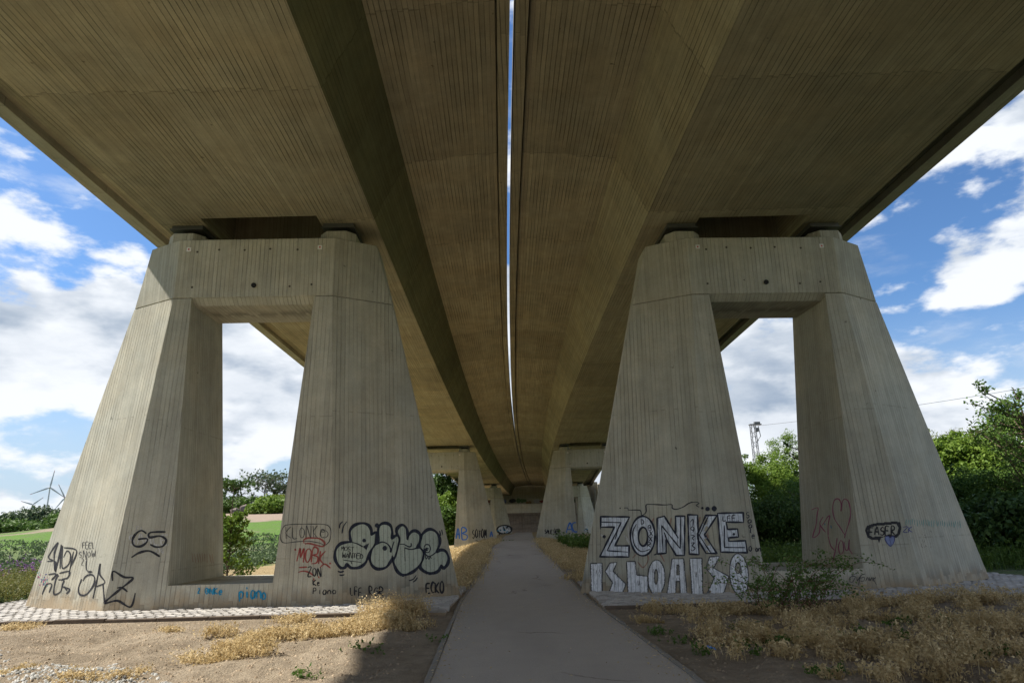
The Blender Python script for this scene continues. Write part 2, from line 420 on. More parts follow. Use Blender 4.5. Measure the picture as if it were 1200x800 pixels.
def ground_z(x, y):
    x = np.asarray(x, float); y = np.asarray(y, float)
    w = 1 - smooth(1.8, 5.5, np.abs(x - path_x(y)))
    side = -.22 * smooth(38, 56, y) * (1 - smooth(80, 100, y)) + .5 * smooth(88, 116, y)
    z = path_z(y) * w + side * (1 - w)
    z = z + 5.6 * smooth(48, 165, y) * smooth(13, 32, np.abs(x - gap(y))) * smooth(-112, -62, x)
    bumps = .03 * np.sin(x * 1.7 + y * .6) * np.sin(y * 1.3 - x * .4) + .02 * np.sin(x * 4.1) * np.sin(y * 3.7)
    near = (1 - smooth(15, 19, y)) * (1 - smooth(14, 18, np.abs(x)))
    bumps = bumps + near * sum(A * np.sin(kx * x + ky * y + ph) for kx, ky, ph, A in WAVES)
    flat = smooth(1.6, 2.4, np.abs(x - path_x(y))) * (1 - smooth(12.2, 13.4, y) * (1 - smooth(20, 22, y)))
    return z + bumps * flat - .012

def build_ground():
    xs = np.concatenate([-np.geomspace(4000, 40, 26), np.arange(-38, -14, 1.5), np.arange(-14, 14, .11), np.arange(14, 38, 1.5), np.geomspace(40, 4000, 26)])
    ys = np.concatenate([-np.geomspace(3000, 30, 12), np.arange(-28, 4, 2.0), np.arange(4, 6, .3), np.arange(6, 14.2, .11), np.arange(14.2, 24, .3), np.arange(24, 70, 1.2), np.arange(70, 180, 3.0), np.geomspace(182, 6000, 30)])
    X, Y = np.meshgrid(xs, ys); Z = ground_z(X, Y)
    v = np.stack([X, Y, Z], -1).reshape(-1, 3); nx, ny = len(xs), len(ys)
    i, j = np.meshgrid(np.arange(nx - 1), np.arange(ny - 1)); a = (j * nx + i).ravel()
    o = fast_mesh('ground', v, np.stack([a, a + 1, a + 1 + nx, a + nx], -1), MAT['ground'])
    o.data.polygons.foreach_set('use_smooth', [True] * len(o.data.polygons))
    tag(o, kind='structure'); return o
build_ground()

def strip_z(y): return path_z(y) + .012
def build_path():
    ys = np.concatenate([np.arange(-30, 120, 1.0)])
    v, f = [], []
    for y in ys:
        c = path_x(y)
        for k, (dx, dz) in enumerate(((-1.4, -.012), (-.7, .008), (0, .014), (.7, .008), (1.4, -.012))):
            v.append((c + dx, y, strip_z(y) + dz))
    for i in range(len(ys) - 1):
        for k in range(4):
            a = i * 5 + k; f.append((a, a + 1, a + 6, a + 5))
    p = mesh_obj('path', v, f, MAT['asphalt'], uv=False, smooth_shade=True); tag(p, kind='structure')
    kv, kf = box_vf(-.034, .034, 0, .985, -.12, .008)
    proto = None
    for side in (-1, 1):
        for y in np.arange(3, 66, 1.0):
            if proto is None:
                o = mesh_obj('kerb_stone', kv, kf, MAT['kerb'], p); proto = o
                bevel(o, .008)
            else:
                o = proto.copy(); C.objects.link(o); o.parent = p
            x0, x1 = path_x(y) + side * 1.442, path_x(y + 1) + side * 1.442
            dz = strip_z(y + 1) - strip_z(y)
            o.location = (x0 + rng.normal(0, .006), y, strip_z(y) - .010 + rng.normal(0, .005))
            o.rotation_euler = (math.atan(dz), 0, -math.atan2(x1 - x0, 1.0) + rng.normal(0, .004))
    return p
build_path()

# ------------------------------------------------------------------ piers
ZT, ZJ, ZK, ZS = 8.884, 7.315, 7.163, .526
LV = {ZT: (2.965, 1.98, 1.011, .44), ZJ: (3.373, 1.993, .975, .1756), 0.0: (5.1407, 2.453, 1.563, .006)}
WJ, WS, KF = 1.538, 1.133, .754
def lerp(a, b, t): return a + (b - a) * t
def leg_level(z):
    z = max(z, 0.0)
    t = (ZJ - z) / ZJ
    return [lerp(LV[ZJ][i], LV[0.0][i], t) for i in range(4)] + [lerp(WJ, WS, (ZJ - z) / (ZJ - ZS))]
def leg_ring(z, s, inset=0.0):
    a, b, c, d, w = leg_level(z)
    a -= inset; b -= inset * .6; c -= inset; w += inset; d = max(d - inset * .4, .004)
    r = [(w, -c, z), (b, -c, z), (a, -d, z), (a, d, z), (b, c, z), (w, c, z)]
    return [(s * x, y, zz) for x, y, zz in r]
def oct_ring(a, b, c, d, z): return [(-b, -c, z), (b, -c, z), (a, -d, z), (a, d, z), (b, c, z), (-b, c, z), (-a, d, z), (-a, -d, z)]

def make_pier():
    root = empty('viaduct_pier')
    P = MAT['pier']
    for s in (-1, 1):
        v, f = loft([[(x, y, -1.0) for x, y, z in leg_ring(0.0, s)], leg_ring(0.0, s), leg_ring(ZJ - .014, s)])
        o = mesh_obj('leg', v, f, P, root); bevel(o, .018)
    parts = [loft([oct_ring(*LV[ZJ], ZJ), oct_ring(*LV[ZT], ZT)])]
    core = oct_ring(LV[ZJ][0] - .06, LV[ZJ][1] - .04, LV[ZJ][2] - .05, LV[ZJ][3], ZJ)
    wk = lerp(WJ, WS, (ZJ - ZK) / (ZJ - ZS)) + .03
    hy = [(-.955, ZJ + .002), (-KF, ZK), (KF, ZK), (.955, ZJ + .002)]
    parts.append(loft([[(-wk, y, z) for y, z in hy], [(wk, y, z) for y, z in hy]]))
    v, f = merge(parts); o = mesh_obj('crossbeam', v, f, P, root); bevel(o, .018)
    for s in (-1, 1):                                   # recessed joint between leg and crossbeam
        v, f = loft([leg_ring(ZJ - .06, s, .03), [(x, y, ZJ + .01) for x, y, z in leg_ring(ZJ - .03, s, .03)]])
        mesh_obj('joint', v, f, MAT['dark_gap'], root)  # black core paints the shadow line into the gap
    def sr(z):
        a, b, c, d, w = leg_level(z); w += .012; c -= .004
        return [(-w, -c, z), (w, -c, z), (w, c, z), (-w, c, z)]
    v, f = loft([[(x, y, -1.0) for x, y, z in sr(0.0)], sr(0.0), sr(ZS)]); o = mesh_obj('sill', v, f, P, root)
    for s in (-1, 1):
        cx = s * 1.98
        ring = lambda z, k: [(cx + k * x, k * y, z) for x, y in ((-.26, -.86), (.26, -.86), (.48, -.62), (.48, .62), (.26, .86), (-.26, .86), (-.48, .62), (-.48, -.62))]
        v, f = loft([ring(ZT - .02, 1.0), ring(ZT + .27, .97)])
        b = mesh_obj('bearing_plinth', v, f, P, root); bevel(b, .01)
        v, f = merge([box_vf(cx - .36, cx + .36, -.64, .64, ZT + .275, ZT + .30), box_vf(cx - .43, cx + .43, -.74, .74, ZT + .42, ZT + .45), box_vf(cx - .40, cx + .40, -.68, .68, ZT + .45, ZT + .56)])
        mesh_obj('bearing_plate', v, f, MAT['steel'], b)
        v, f = loft([[(cx + .33 * math.cos(q), .58 * math.sin(q), z) for q in np.linspace(0, 2 * math.pi, 14, endpoint=False)] for z in (ZT + .30, ZT + .42)])
        mesh_obj('bearing_pad', v, f, MAT['dark_gap'], b)
    # drain hole
    q = np.linspace(0, 2 * math.pi, 14, endpoint=False)
    def front_y(z): return -lerp(.975, 1.011, (z - ZJ) / (ZT - ZJ))
    zz = 7.62
    v, f = loft([[(.0 + .062 * math.cos(k), front_y(zz) - .035, zz + .062 * math.sin(k)) for k in q], [(.062 * math.cos(k), front_y(zz) + .05, zz + .062 * math.sin(k)) for k in q]])
    mesh_obj('drain_pipe', v, f, MAT['dark_gap'], root)
    hv, hf = loft([[(.028 * math.cos(k), 0, .028 * math.sin(k)) for k in q], [(.028 * math.cos(k), .03, .028 * math.sin(k)) for k in q]])
    hole = None
    for x, z in ((-1.5, 8.55), (-.95, 8.6), (-.3, 8.58), (.35, 8.6), (1.05, 8.57), (-1.55, 7.6), (.9, 7.58), (1.45, 7.62)):
        if hole is None: hole = mesh_obj('tie_hole', hv, hf, MAT['tie'], root)
        else: hole = hole.copy(); C.objects.link(hole); hole.parent = root
        hole.location = (x, front_y(z) - .003, z)
    for x in (-1.72, 1.62):
        v, f = box_vf(x - .055, x + .055, front_y(8.62) - .012, front_y(8.62) + .02, 8.565, 8.675)
        pl = mesh_obj('survey_plate', v, f, MAT['white_plate'], root)
        v, f = box_vf(x - .018, x + .018, front_y(8.62) - .016, front_y(8.62), 8.60, 8.64)
        mesh_obj('target_mark', v, f, MAT['red_dot'], pl)
    return root
def copy_tree(o, parent=None):
    c = o.copy(); C.objects.link(c); c.parent = parent
    for ch in o.children: copy_tree(ch, c)
    return c
PIERS = [('left pier at front of viaduct, window opening between its legs, bubble letter graffiti reading gate', -6.518, 17.03, .021, .01),
         ('right pier at front of viaduct, with large silver ZONKE graffiti on its legs', 6.632, 17.617, .045, -.039),
         ('left concrete pier in the second row, marked AB in blue', None, 62.3, .0, None),
         ('right concrete pier in the second row, marked AC in blue', None, 62.6, .0, None),
         ('left concrete pier in the far third row, beside the end of the path', None, 104.6, .0, None),
         ('right concrete pier in the far third row, mostly hidden behind nearer pier', None, 105.2, .0, None)]
pier0 = make_pier(); pier_roots = []
for i, (lab, x, y, yaw, z) in enumerate(PIERS):
    r = pier0 if i == 0 else copy_tree(pier0)
    if x is None:
        x = float(gap(y)) + (-6.55 if i % 2 == 0 else 6.55); z = float(top_z(y)) - ZT
        yaw = -math.atan(-.031 + 2 * .00037 * y)
    r.location = (x, y, z); r.rotation_euler = (0, 0, yaw)
    tag(r, lab, 'bridge pier', 'concrete viaduct piers'); pier_roots.append(r)
# the ground at the far piers is above their footing level because the deck falls: they are simply let in deeper

# ------------------------------------------------------------------ decks
POCKETS = {-1: [17.03, 62.3, 104.6], 1: [17.7, 62.6, 105.2]}
def make_deck(sgn, label):
    root = empty('bridge_deck', (float(gap(17)) + sgn * 6.5, 17, float(soffit_z(17))))
    off = Vector(root.location)
    Y0, Y1 = -45.0, 130.0
    st = set(np.round(np.arange(Y0, Y1 + .1, 2.5), 3))
    for p in POCKETS[sgn]:
        for q in (p - 1.1, p + 1.1): st.add(round(q, 3))
    st = sorted(st)
    prof = [(.34, 1.86), (2.83, 1.60), (3.60, 0), (5.05, 0), (8.05, 0), (9.2, 0), (10.0, 1.45), (11.3, 1.62), (11.3, 2.32), (.2, 2.32), (.2, 2.2), (.34, 2.2)]
    V, Fc, UV, MI = [], [], [], []
    green = {1} if sgn < 0 else {5, 6}          # right-facing sides take a darker, greener concrete
    cum = [0]
    for a, b in zip(prof, prof[1:] + prof[:1]): cum.append(cum[-1] + math.hypot(b[0] - a[0], b[1] - a[1]))
    def pt(y, o, h): return Vector((float(gap(y)) + sgn * o, y, float(soffit_z(y)) + h)) - off
    def quad(pts, uvs, mi=0):
        MI.append(mi); k = len(V); V.extend(pts); Fc.append((k, k + 1, k + 2, k + 3)); UV.extend(uvs)
    for y0, y1 in zip(st, st[1:]):
        pocket = any(abs((y0 + y1) / 2 - p) < 1.1 for p in POCKETS[sgn])
        for k in range(len(prof)):
            a, b = prof[k], prof[(k + 1) % len(prof)]
            uv = [(cum[k], y0), (cum[k + 1], y0), (cum[k + 1], y1), (cum[k], y1)]
            if pocket and k == 3:
                d = 1.7
                quad([pt(y0, a[0], d), pt(y0, b[0], d), pt(y1, b[0], d), pt(y1, a[0], d)], uv)
                quad([pt(y0, a[0], 0), pt(y1, a[0], 0), pt(y1, a[0], d), pt(y0, a[0], d)], [(0, y0), (0, y1), (d, y1), (d, y0)])
                quad([pt(y0, b[0], 0), pt(y0, b[0], d), pt(y1, b[0], d), pt(y1, b[0], 0)], [(0, y0), (d, y0), (d, y1), (0, y1)])
            else:
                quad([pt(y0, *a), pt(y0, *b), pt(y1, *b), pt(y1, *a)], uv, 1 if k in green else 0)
    for p in POCKETS[sgn]:
        for y in (p - 1.1, p + 1.1):
            y = round(y, 3)
            quad([pt(y, 5.05, 0), pt(y, 8.05, 0), pt(y, 8.05, 1.7), pt(y, 5.05, 1.7)], [(0, 0), (3, 0), (3, 1.1), (0, 1.1)])
    for y in (Y0, Y1):
        k = len(V); V.extend([pt(y, *a) for a in prof]); MI.append(0); Fc.append(tuple(range(k, k + len(prof)))); UV.extend([a for a in prof])
    me = bpy.data.meshes.new('box_girder'); me.from_pydata(V, [], Fc)
    uvl = me.uv_layers.new(name='UVMap'); uvl.data.foreach_set('uv', np.array(UV, np.float32).ravel())
    me.materials.append(MAT['deck']); me.materials.append(MAT['deck_olive']); me.polygons.foreach_set('material_index', MI)
    bm = bmesh.new(); bm.from_mesh(me); bmesh.ops.remove_doubles(bm, verts=bm.verts, dist=.0005); bmesh.ops.recalc_face_normals(bm, faces=bm.faces); bm.to_mesh(me); bm.free()
    link_mesh('box_girder', me, root)
    def beam(o0, o1, h0, h1, name, drip=0.0, mat='edge'):
        st2 = np.arange(Y0, Y1 + .1, 2.5)
        rings = [[pt(y, o0, h0), pt(y, o1, h0 + drip), pt(y, o1, h1), pt(y, o0, h1)] for y in st2]
        v, f = loft(rings); me = bpy.data.meshes.new(name); me.from_pydata(v, [], f)
        bm = bmesh.new(); bm.from_mesh(me); bmesh.ops.recalc_face_normals(bm, faces=bm.faces); bm.to_mesh(me); bm.free()
        uvl = me.uv_layers.new(name='UVMap')
        for p_ in me.polygons:
            for li in p_.loop_indices:
                co = me.vertices[me.loops[li].vertex_index].co; uvl.data[li].uv = (co.x + co.z, co.y)
        me.materials.append(MAT[mat]); return link_mesh(name, me, root)
    beam(.058, .31, 1.74, 2.75, 'edge_beam', 0.0, 'deck')
    beam(11.29, 11.72, 1.40, 2.85, 'edge_beam', .03)
    # access hatch in each pocket
    for p in POCKETS[sgn]:
        c = pt(p - .1, 6.4, 1.7)
        v, f = box_vf(c.x - .45, c.x + .45, c.y - .6, c.y + .6, c.z - .05, c.z - .004)
        mesh_obj('access_hatch', v, f, MAT['dark_gap'], root)
    tag(root, label, 'bridge deck', 'twin bridge decks')
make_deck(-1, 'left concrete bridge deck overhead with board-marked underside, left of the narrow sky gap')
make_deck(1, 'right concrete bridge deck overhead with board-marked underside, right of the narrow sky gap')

# ------------------------------------------------------------------ abutment and embankment
def build_abutment():
    g = float(gap(126)); root = empty('abutment', (g, 118, .5))
    tag(root, 'concrete abutment with paved slope closing the far end under the viaduct', 'abutment')
    o = Vector(root.location)
    def part(name, v, f, mat, par=root):
        return mesh_obj(name, [Vector(p) - o for p in v], f, mat, par)
    hw = 13.0
    # slope of separate paving bands
    n = 9
    for k in range(n):
        x0, x1 = g - hw + k * 2 * hw / n + .02, g - hw + (k + 1) * 2 * hw / n - .02
        dz = rng.normal(0, .012)
        pr = [(117.5, .40), (125.0, 3.85), (125.0, 3.4), (117.5, -.3)]
        v, f = loft([[(x0, y, z + dz) for y, z in pr], [(x1, y, z + dz) for y, z in pr]])
        part('paving_band', v, f, MAT['paving'])
    v, f = box_vf(g - hw, g + hw, 125.0, 126.6, 3.0, 5.25); part('ledge_wall', v, f, MAT['pier'])
    v, f = box_vf(g - hw, g + hw, 124.85, 126.7, 5.25, 5.42); part('ledge_cap', v, f, MAT['pier'])
    v, f = box_vf(g - hw, g + hw, 128.2, 129.6, 4.0, 6.5); part('seat_wall', v, f, MAT['deck'])
    v, f = box_vf(g - hw, g + hw, 130.2, 131.0, 5.5, 9.3); part('back_wall', v, f, MAT['deck'])
    for s in (-1, 1):
        v, f = box_vf(g + s * (hw + .35) - .33, g + s * (hw + .35) + .33, 121, 136, 1.0, 8.9); part('wing_wall', v, f, MAT['pier'])
        for k in range(4):
            xx = g + s * (8.4 + k * 1.15)
            v, f = box_vf(xx - .16, xx + .16, 124.3, 124.84, 2.5, 7.6); part('pilaster', v, f, MAT['edge'])
    pr = [(117.4, .44), (125.0, 3.93), (125.0, 3.7), (117.4, .2)]
    v, f = loft([[(g + 2.2 + .0 * y, y, z) for y, z in pr], [(g + 2.75, y, z) for y, z in pr]]); part('drain_channel', v, f, MAT['edge'])
    v, f = loft([[(g + 2.25, y, z) for y, z in ((124.8, 3.9), (124.84, 5.2), (124.7, 5.2), (124.6, 3.8))], [(g + 2.7, y, z) for y, z in ((124.8, 3.9), (124.84, 5.2), (124.7, 5.2), (124.6, 3.8))]])
    part('drain_channel', v, f, MAT['edge'])
    return root
abut = build_abutment()
def build_embankment():
    g = float(gap(128)); xs = np.arange(-70, 70.1, 2.0); ys = np.arange(110, 330, 3.0)
    X, Y = np.meshgrid(xs, ys); A = np.abs(X)
    Z = np.minimum(np.minimum((Y - 117.4) * .46 + .15, 8.6), 8.6 - (A - 13) * .42)
    Z = np.where((A < 13.4) & (Y < 131), np.minimum(Z, np.where(Y < 125.5, (Y - 117.4) * .46 - .25, 3.0)), Z)
    Z = np.maximum(Z, -3)
    v = np.stack([X + g, Y, Z], -1).reshape(-1, 3); nx, ny = len(xs), len(ys)
    i, j = np.meshgrid(np.arange(nx - 1), np.arange(ny - 1)); a = (j * nx + i).ravel()
    o = fast_mesh('embankment', v, np.stack([a, a + 1, a + 1 + nx, a + nx], -1), MAT['ground']); tag(o, kind='structure')
build_embankment()

# ------------------------------------------------------------------ cobbled aprons round the front piers
def in_pier(x, y, root, grow=0.03):
    c, s_ = math.cos(root.rotation_euler.z), math.sin(root.rotation_euler.z)
    dx, dy = x - root.location.x, y - root.location.y
    lx, ly = abs(c * dx + s_ * dy), abs(-s_ * dx + c * dy)
    return ly < 1.563 + grow and ly < (5.151 - lx) * .5793 + grow
def build_apron(root, x0, x1, y0, y1, slope, kname):
    cy = lambda x: y0 + slope * (x - x0)
    v, f = loft([[(x0, cy(x0), -.1), (x1, cy(x1), -.1), (x1, y1, -.1), (x0, y1, -.1)], [(x0, cy(x0), .012), (x1, cy(x1), .012), (x1, y1, .012), (x0, y1, .012)]])
    bed = mesh_obj('cobbled_apron', v, f, MAT['clod'], uv=False); tag(bed, kind='structure')
    protos = []
    for k in range(6):
        a, b, h = .088 + rng.normal(0, .006), .068 + rng.normal(0, .005), .055
        q = [(-a, -b), (a, -b), (a, b), (-a, b)]
        q = [(px + rng.normal(0, .007), py + rng.normal(0, .006)) for px, py in q]
        rings = [[(px, py, -.03) for px, py in q], [(px, py, h * .62) for px, py in q], [(px * .8, py * .78, h + rng.normal(0, .003)) for px, py in q]]
        vv, ff = loft(rings); me = bpy.data.meshes.new('cobble'); me.from_pydata(vv, [], ff); me.materials.append(MAT['cobble'])
        bm = bmesh.new(); bm.from_mesh(me); bmesh.ops.recalc_face_normals(bm, faces=bm.faces); bm.to_mesh(me); bm.free(); protos.append(me)
    spots = []
    y = y1 - .08; row = 0
    while y > min(cy(x0), cy(x1)) + .05:
        x = x0 + .1 + (row % 2) * .095
        while x < x1 - .08:
            yy = y + rng.normal(0, .008)
            if yy > cy(x) + .14 and not in_pier(x, yy, root): spots.append((x + rng.normal(0, .008), yy))
            x += .19
        y -= .15; row += 1
    def vis(p):
        d = (Vector((p[0], p[1], 0)) - CAM_O); u = d.dot(CAM_R) / d.dot(CAM_F) * F_PX + 600
        return (0 if -10 < u < 1210 and p[1] < root.location.y - .3 else 1000) + d.length
    spots.sort(key=vis)
    for p in spots[:300]:
        o = link_mesh('cobble', protos[rng.integers(6)], bed)
        o.location = (p[0], p[1], .008 + rng.normal(0, .006)); o.rotation_euler = (rng.normal(0, .04), rng.normal(0, .04), rng.normal(0, .07))
    V, T = [], []
    for p in spots[300:]:
        me = protos[rng.integers(6)]; k = len(V); dz = rng.normal(0, .006); a = rng.normal(0, .07)
        for q in me.vertices:
            V.append((p[0] + q.co.x * math.cos(a) - q.co.y * math.sin(a), p[1] + q.co.x * math.sin(a) + q.co.y * math.cos(a), q.co.z + .008 + dz))
        T += [tuple(i + k for i in pl.vertices) for pl in me.polygons]
    me = bpy.data.meshes.new('cobbles'); me.from_pydata(V, [], T); me.materials.append(MAT['cobble'])
    tag(link_mesh('cobbles', me, bed), kind='stuff')
    kv, kf = box_vf(0, .985, -.05, .05, -.15, .055)
    n = int((x1 - x0)); first = None
    for k in range(n):
        x = x0 + k
        o = mesh_obj('edging_stone', kv, kf, MAT['rust'], bed) if first is None else first.copy()
        if first is None: first = o; bevel(o, .01)
        else: C.objects.link(o)
        o.parent = bed; o.location = (x, cy(x) + .04, rng.normal(0, .008)); o.rotation_euler = (0, rng.normal(0, .006), math.atan(slope) + rng.normal(0, .006))
build_apron(pier_roots[0], -13.0, -1.42, 13.95, 19.6, 0.0, 'left')
build_apron(pier_roots[1], 1.68, 13.0, 14.05, 20.2, .035, 'right')

# ------------------------------------------------------------------ plants
def unit(v): return v / np.maximum(np.linalg.norm(v, axis=-1, keepdims=True), 1e-9)
def leaf_quads(pos, L, Wd, up=0.4, out=None):
    """diamond leaves at pos, random but leaning outwards/upwards"""
    n = len(pos); L = np.broadcast_to(L, n)[:, None]; Wd = np.broadcast_to(Wd, n)[:, None]
    nrm = rng.normal(size=(n, 3)); nrm[:, 2] += up * 1.5
    if out is not None: nrm += out * .9
    nrm = unit(nrm); a = unit(np.cross(nrm, rng.normal(size=(n, 3)))); b = np.cross(nrm, a)
    fold = nrm * (Wd * .25)
    q = np.stack([pos - a * L * .5, pos + b * Wd * .5 + fold, pos + a * L * .5, pos - b * Wd * .5 + fold], 1)
    return q.reshape(-1, 3), np.arange(4 * n).reshape(-1, 4)
def stem_quads(base, h, lean, w):
    """bent grass-like stems"""
    n = len(base); az = rng.uniform(0, 2 * math.pi, n); d = np.stack([np.cos(az), np.sin(az), np.zeros(n)], 1)
    sd = np.stack([-np.sin(az), np.cos(az), np.zeros(n)], 1) * (np.broadcast_to(w, n)[:, None] * .5)
    tip = base + d * (h * lean)[:, None] + np.array([0, 0, 1.0]) * (h * np.sqrt(np.maximum(1 - lean ** 2 * .6, .1)))[:, None]
    mid = base + (tip - base) * .5 - d * (h * lean * .18)[:, None] + np.array([0, 0, 1.0]) * (h * .06)[:, None]
    q = np.stack([base - sd, base + sd, mid + sd * .8, mid - sd * .8, mid - sd * .8, mid + sd * .8, tip + sd * .2, tip - sd * .2], 1)
    return q.reshape(-1, 3), np.arange(8 * n).reshape(-1, 4), mid, tip
def join(*parts):
    V, T, k = [], [], 0
    for v, t in parts:
        V.append(v); T.append(t + k); k += len(v)
    return np.concatenate(V), np.concatenate(T)
def weeds(name, label, cat, centers, rad, hgt, per, mat, seeds=5, seed_size=.02, lean=.5, stem_w=.006):
    """clumps of stems carrying small dry heads or leaves"""
    c = np.repeat(np.asarray(centers, float), per, 0); n = len(c)
    rad = np.repeat(np.broadcast_to(rad, len(centers)), per); hh = np.repeat(np.broadcast_to(hgt, len(centers)), per)
    off = rng.normal(size=(n, 2)) * (rad * .5)[:, None]
    b = c.copy(); b[:, :2] += off; b[:, 2] = ground_z(b[:, 0], b[:, 1]) - .01
    h = hh * rng.uniform(.45, 1.1, n); ln = np.clip(rng.normal(lean, .25, n), 0, .95)
    v1, t1, mid, tip = stem_quads(b, h, ln, stem_w)
    parts = [(v1, t1)]
    if seeds:
        f = rng.uniform(.25, 1.05, (n, seeds))[..., None]
        p = (b[:, None] * (1 - f) + tip[:, None] * f).reshape(-1, 3) + rng.normal(size=(n * seeds, 3)) * np.repeat(h * .10, seeds)[:, None]
        p[:, 2] = np.maximum(p[:, 2], ground_z(p[:, 0], p[:, 1]) + .004)
        s_ = seed_size * rng.uniform(.5, 1.5, len(p))
        parts.append(leaf_quads(p, s_ * 1.7, s_ * .8))
    v, t = join(*parts)
    o = fast_mesh(name, v, t, mat); tag(o, label, cat, kind='stuff'); return o
def ground_px(px, py):
    d = ray_dir(px, py); t = -CAM_H / d.z; return CAM_O + d * t
def blobs(lst):
    """(pixel x, pixel y of the clump on the flat ground, radius m, count) -> clump centres"""
    out = []
    for px, py, r, n in lst:
        g = ground_px(px, py)
        for k in range(n):
            a, q = random.uniform(0, 6.283), r * math.sqrt(random.random()); out.append((g.x + 1.5 * q * math.cos(a), g.y + q * math.sin(a), 0))
    return np.array(out)
# dry weeds on the right, thinning out towards the path
pts = []
while len(pts) < 640:
    x, y = random.uniform(2.0, 14.0), random.uniform(6.8, 15.6)
    front = 14.05 + .035 * (x - 1.7)
    edge = 2.25 + .25 * math.sin(y * 1.9) + .012 * (y - 10) ** 2 + max(0, 9 - y) * .35 - max(0, y - 11.8) * .10
    if x < edge: continue
    if y > front - .1 and (y > front + .9 or random.random() < .8 or x < 5.2): continue
    if x < edge + .6 and random.random() < .45: continue
    dens = .5 + .5 * math.sin(x * 1.3 + 1) * math.sin(y * 1.7)
    if random.random() > .12 + .88 * dens: continue
    pts.append((x, y, 0))
pts = np.array(pts); hh = .14 + .13 * (0.5 + .5 * np.sin(pts[:, 0] * 2.1) * np.sin(pts[:, 1] * 2.6 + 1))
hh = hh * rng.uniform(.5, 1.35, len(pts))
weeds('dry_weeds', 'straw coloured dry weeds covering ground before the right pier', 'dry weeds', pts, .17, hh, 30, MAT['straw'], 6, .026, .45, .007)
lb = blobs([(462, 722, .36, 34), (440, 733, .42, 34), (400, 738, .40, 30), (360, 742, .36, 26), (318, 748, .36, 22), (280, 758, .28, 14), (232, 772, .26, 11), (300, 770, .22, 8), (470, 735, .28, 18), (255, 745, .18, 6), (345, 728, .2, 8)])
lh = .12 + .10 * rng.random(len(lb)); lh[:34] += .22; lh[34:68] += .06
weeds('dry_weeds', 'patch of straw coloured dry weeds on sunlit soil before left pier', 'dry weeds', lb, .2, lh, 24, MAT['straw'], 6, .022, .55)
ob = blobs([(18, 735, .3, 14), (165, 716, .12, 4), (90, 798, .2, 6), (140, 790, .2, 5), (20, 790, .15, 4), (190, 742, .12, 4)])
weeds('dry_weeds', 'small scattered tufts of dry grass on bare soil at lower left', 'dry weeds', ob, .16, .1, 20, MAT['straw'], 5, .02, .6)
def side_strip(x0, x1, y0, y1, n, avoid):
    out = []
    while len(out) < n:
        y = y0 + (y1 - y0) * random.random() ** 1.35; x = path_x(y) + random.uniform(x0, x1)
        if any(in_pier(x, y, r, .15) for r in pier_roots): continue
        if y < 20.3 and abs(x) > 1.7: continue
        out.append((x, y, 0))
    return np.array(out)
a = side_strip(-7.5, -1.55, 19.0, 61, 1100, 0)
weeds('dry_grass', 'golden dry grass left of the path between left piers', 'dry grass', a, .4, .26, 16, MAT['straw'], 4, .035, .5, .012)
a = side_strip(1.55, 8, 19.3, 61, 1100, 0)
weeds('dry_grass', 'golden dry grass right of the path between right piers', 'dry grass', a, .4, .26, 16, MAT['straw'], 4, .035, .5, .012)
a = side_strip(3.2, 7.5, 40, 59, 60, 0)
weeds('green_weeds', 'green weeds among dry grass before the second right pier', 'weeds', a, .4, .9, 9, MAT['grass'], 7, .12, .4, .02)
gb = blobs([(20, 705, .15, 5), (515, 750, .05, 1), (350, 790, .12, 2), (430, 766, .1, 2), (770, 742, .12, 3), (875, 735, .15, 3), (800, 752, .1, 2), (960, 790, .2, 4), (1000, 745, .5, 9), (930, 755, .4, 7), (1080, 730, .5, 8), (860, 765, .3, 5), (585, 641, .8, 9), (1170, 772, .2, 4)])
weeds('green_weeds', 'small scattered green weeds on the soil around the path', 'weeds', gb, .16, .13, 9, MAT['leaf_mid'], 4, .03, .6)
# lush undergrowth behind the right pier
pts = np.array([(random.uniform(7, 34), random.uniform(21, 34), 0) for _ in range(900)])
pts = np.array([p for p in pts if p[0] > 6.5 + (p[1] - 20) * .2])
weeds('tall_grass', 'dark green tall grass growing behind the right front pier', 'grass', pts, .5, .8, 16, MAT['grass'], 3, .07, .35, .018)
# the field on the left
pts = []
while len(pts) < 5200:
    y = 15 + 72 * random.random() ** 1.6; x = -13.2 - random.random() ** 1.2 * (10 + y * .75)
    pts.append((x, y, 0))
pts = np.array(pts); sz = .10 + .16 * smooth(20, 90, pts[:, 1])
weeds('field_crop', 'low green crop rows in the field left of the bridge', 'crop', pts, .5, sz * 1.3, 5, MAT['crop'], 4, .13, .5, .03)
pts = []
while len(pts) < 520:
    x, y = random.uniform(-19, -12.1), random.uniform(15.6, 25)
    if x > -13.0 and y < 19.8: continue
    pts.append((x, y, 0))
weeds('field_weeds', 'tall yellow green weeds at the field edge left of the front pier', 'weeds', np.array(pts), .3, .62, 18, MAT['weed'], 6, .035, .3, .01)
pts = np.array([(random.uniform(-21, -13.5), random.uniform(17, 26), 0) for _ in range(70)])
def flowers():
    b = np.repeat(pts, 4, 0) + rng.normal(size=(280, 3)) * np.array([.2, .2, 0]); b[:, 2] = ground_z(b[:, 0], b[:, 1]) + rng.uniform(.5, .95, 280)
    p = np.repeat(b, 6, 0) + rng.normal(size=(1680, 3)) * .035
    v, t = leaf_quads(p, .055, .03); tag(fast_mesh('purple_flowers', v, t, MAT['flower']), 'purple thistle flowers among the weeds at far left', 'flowers', kind='stuff')
flowers()
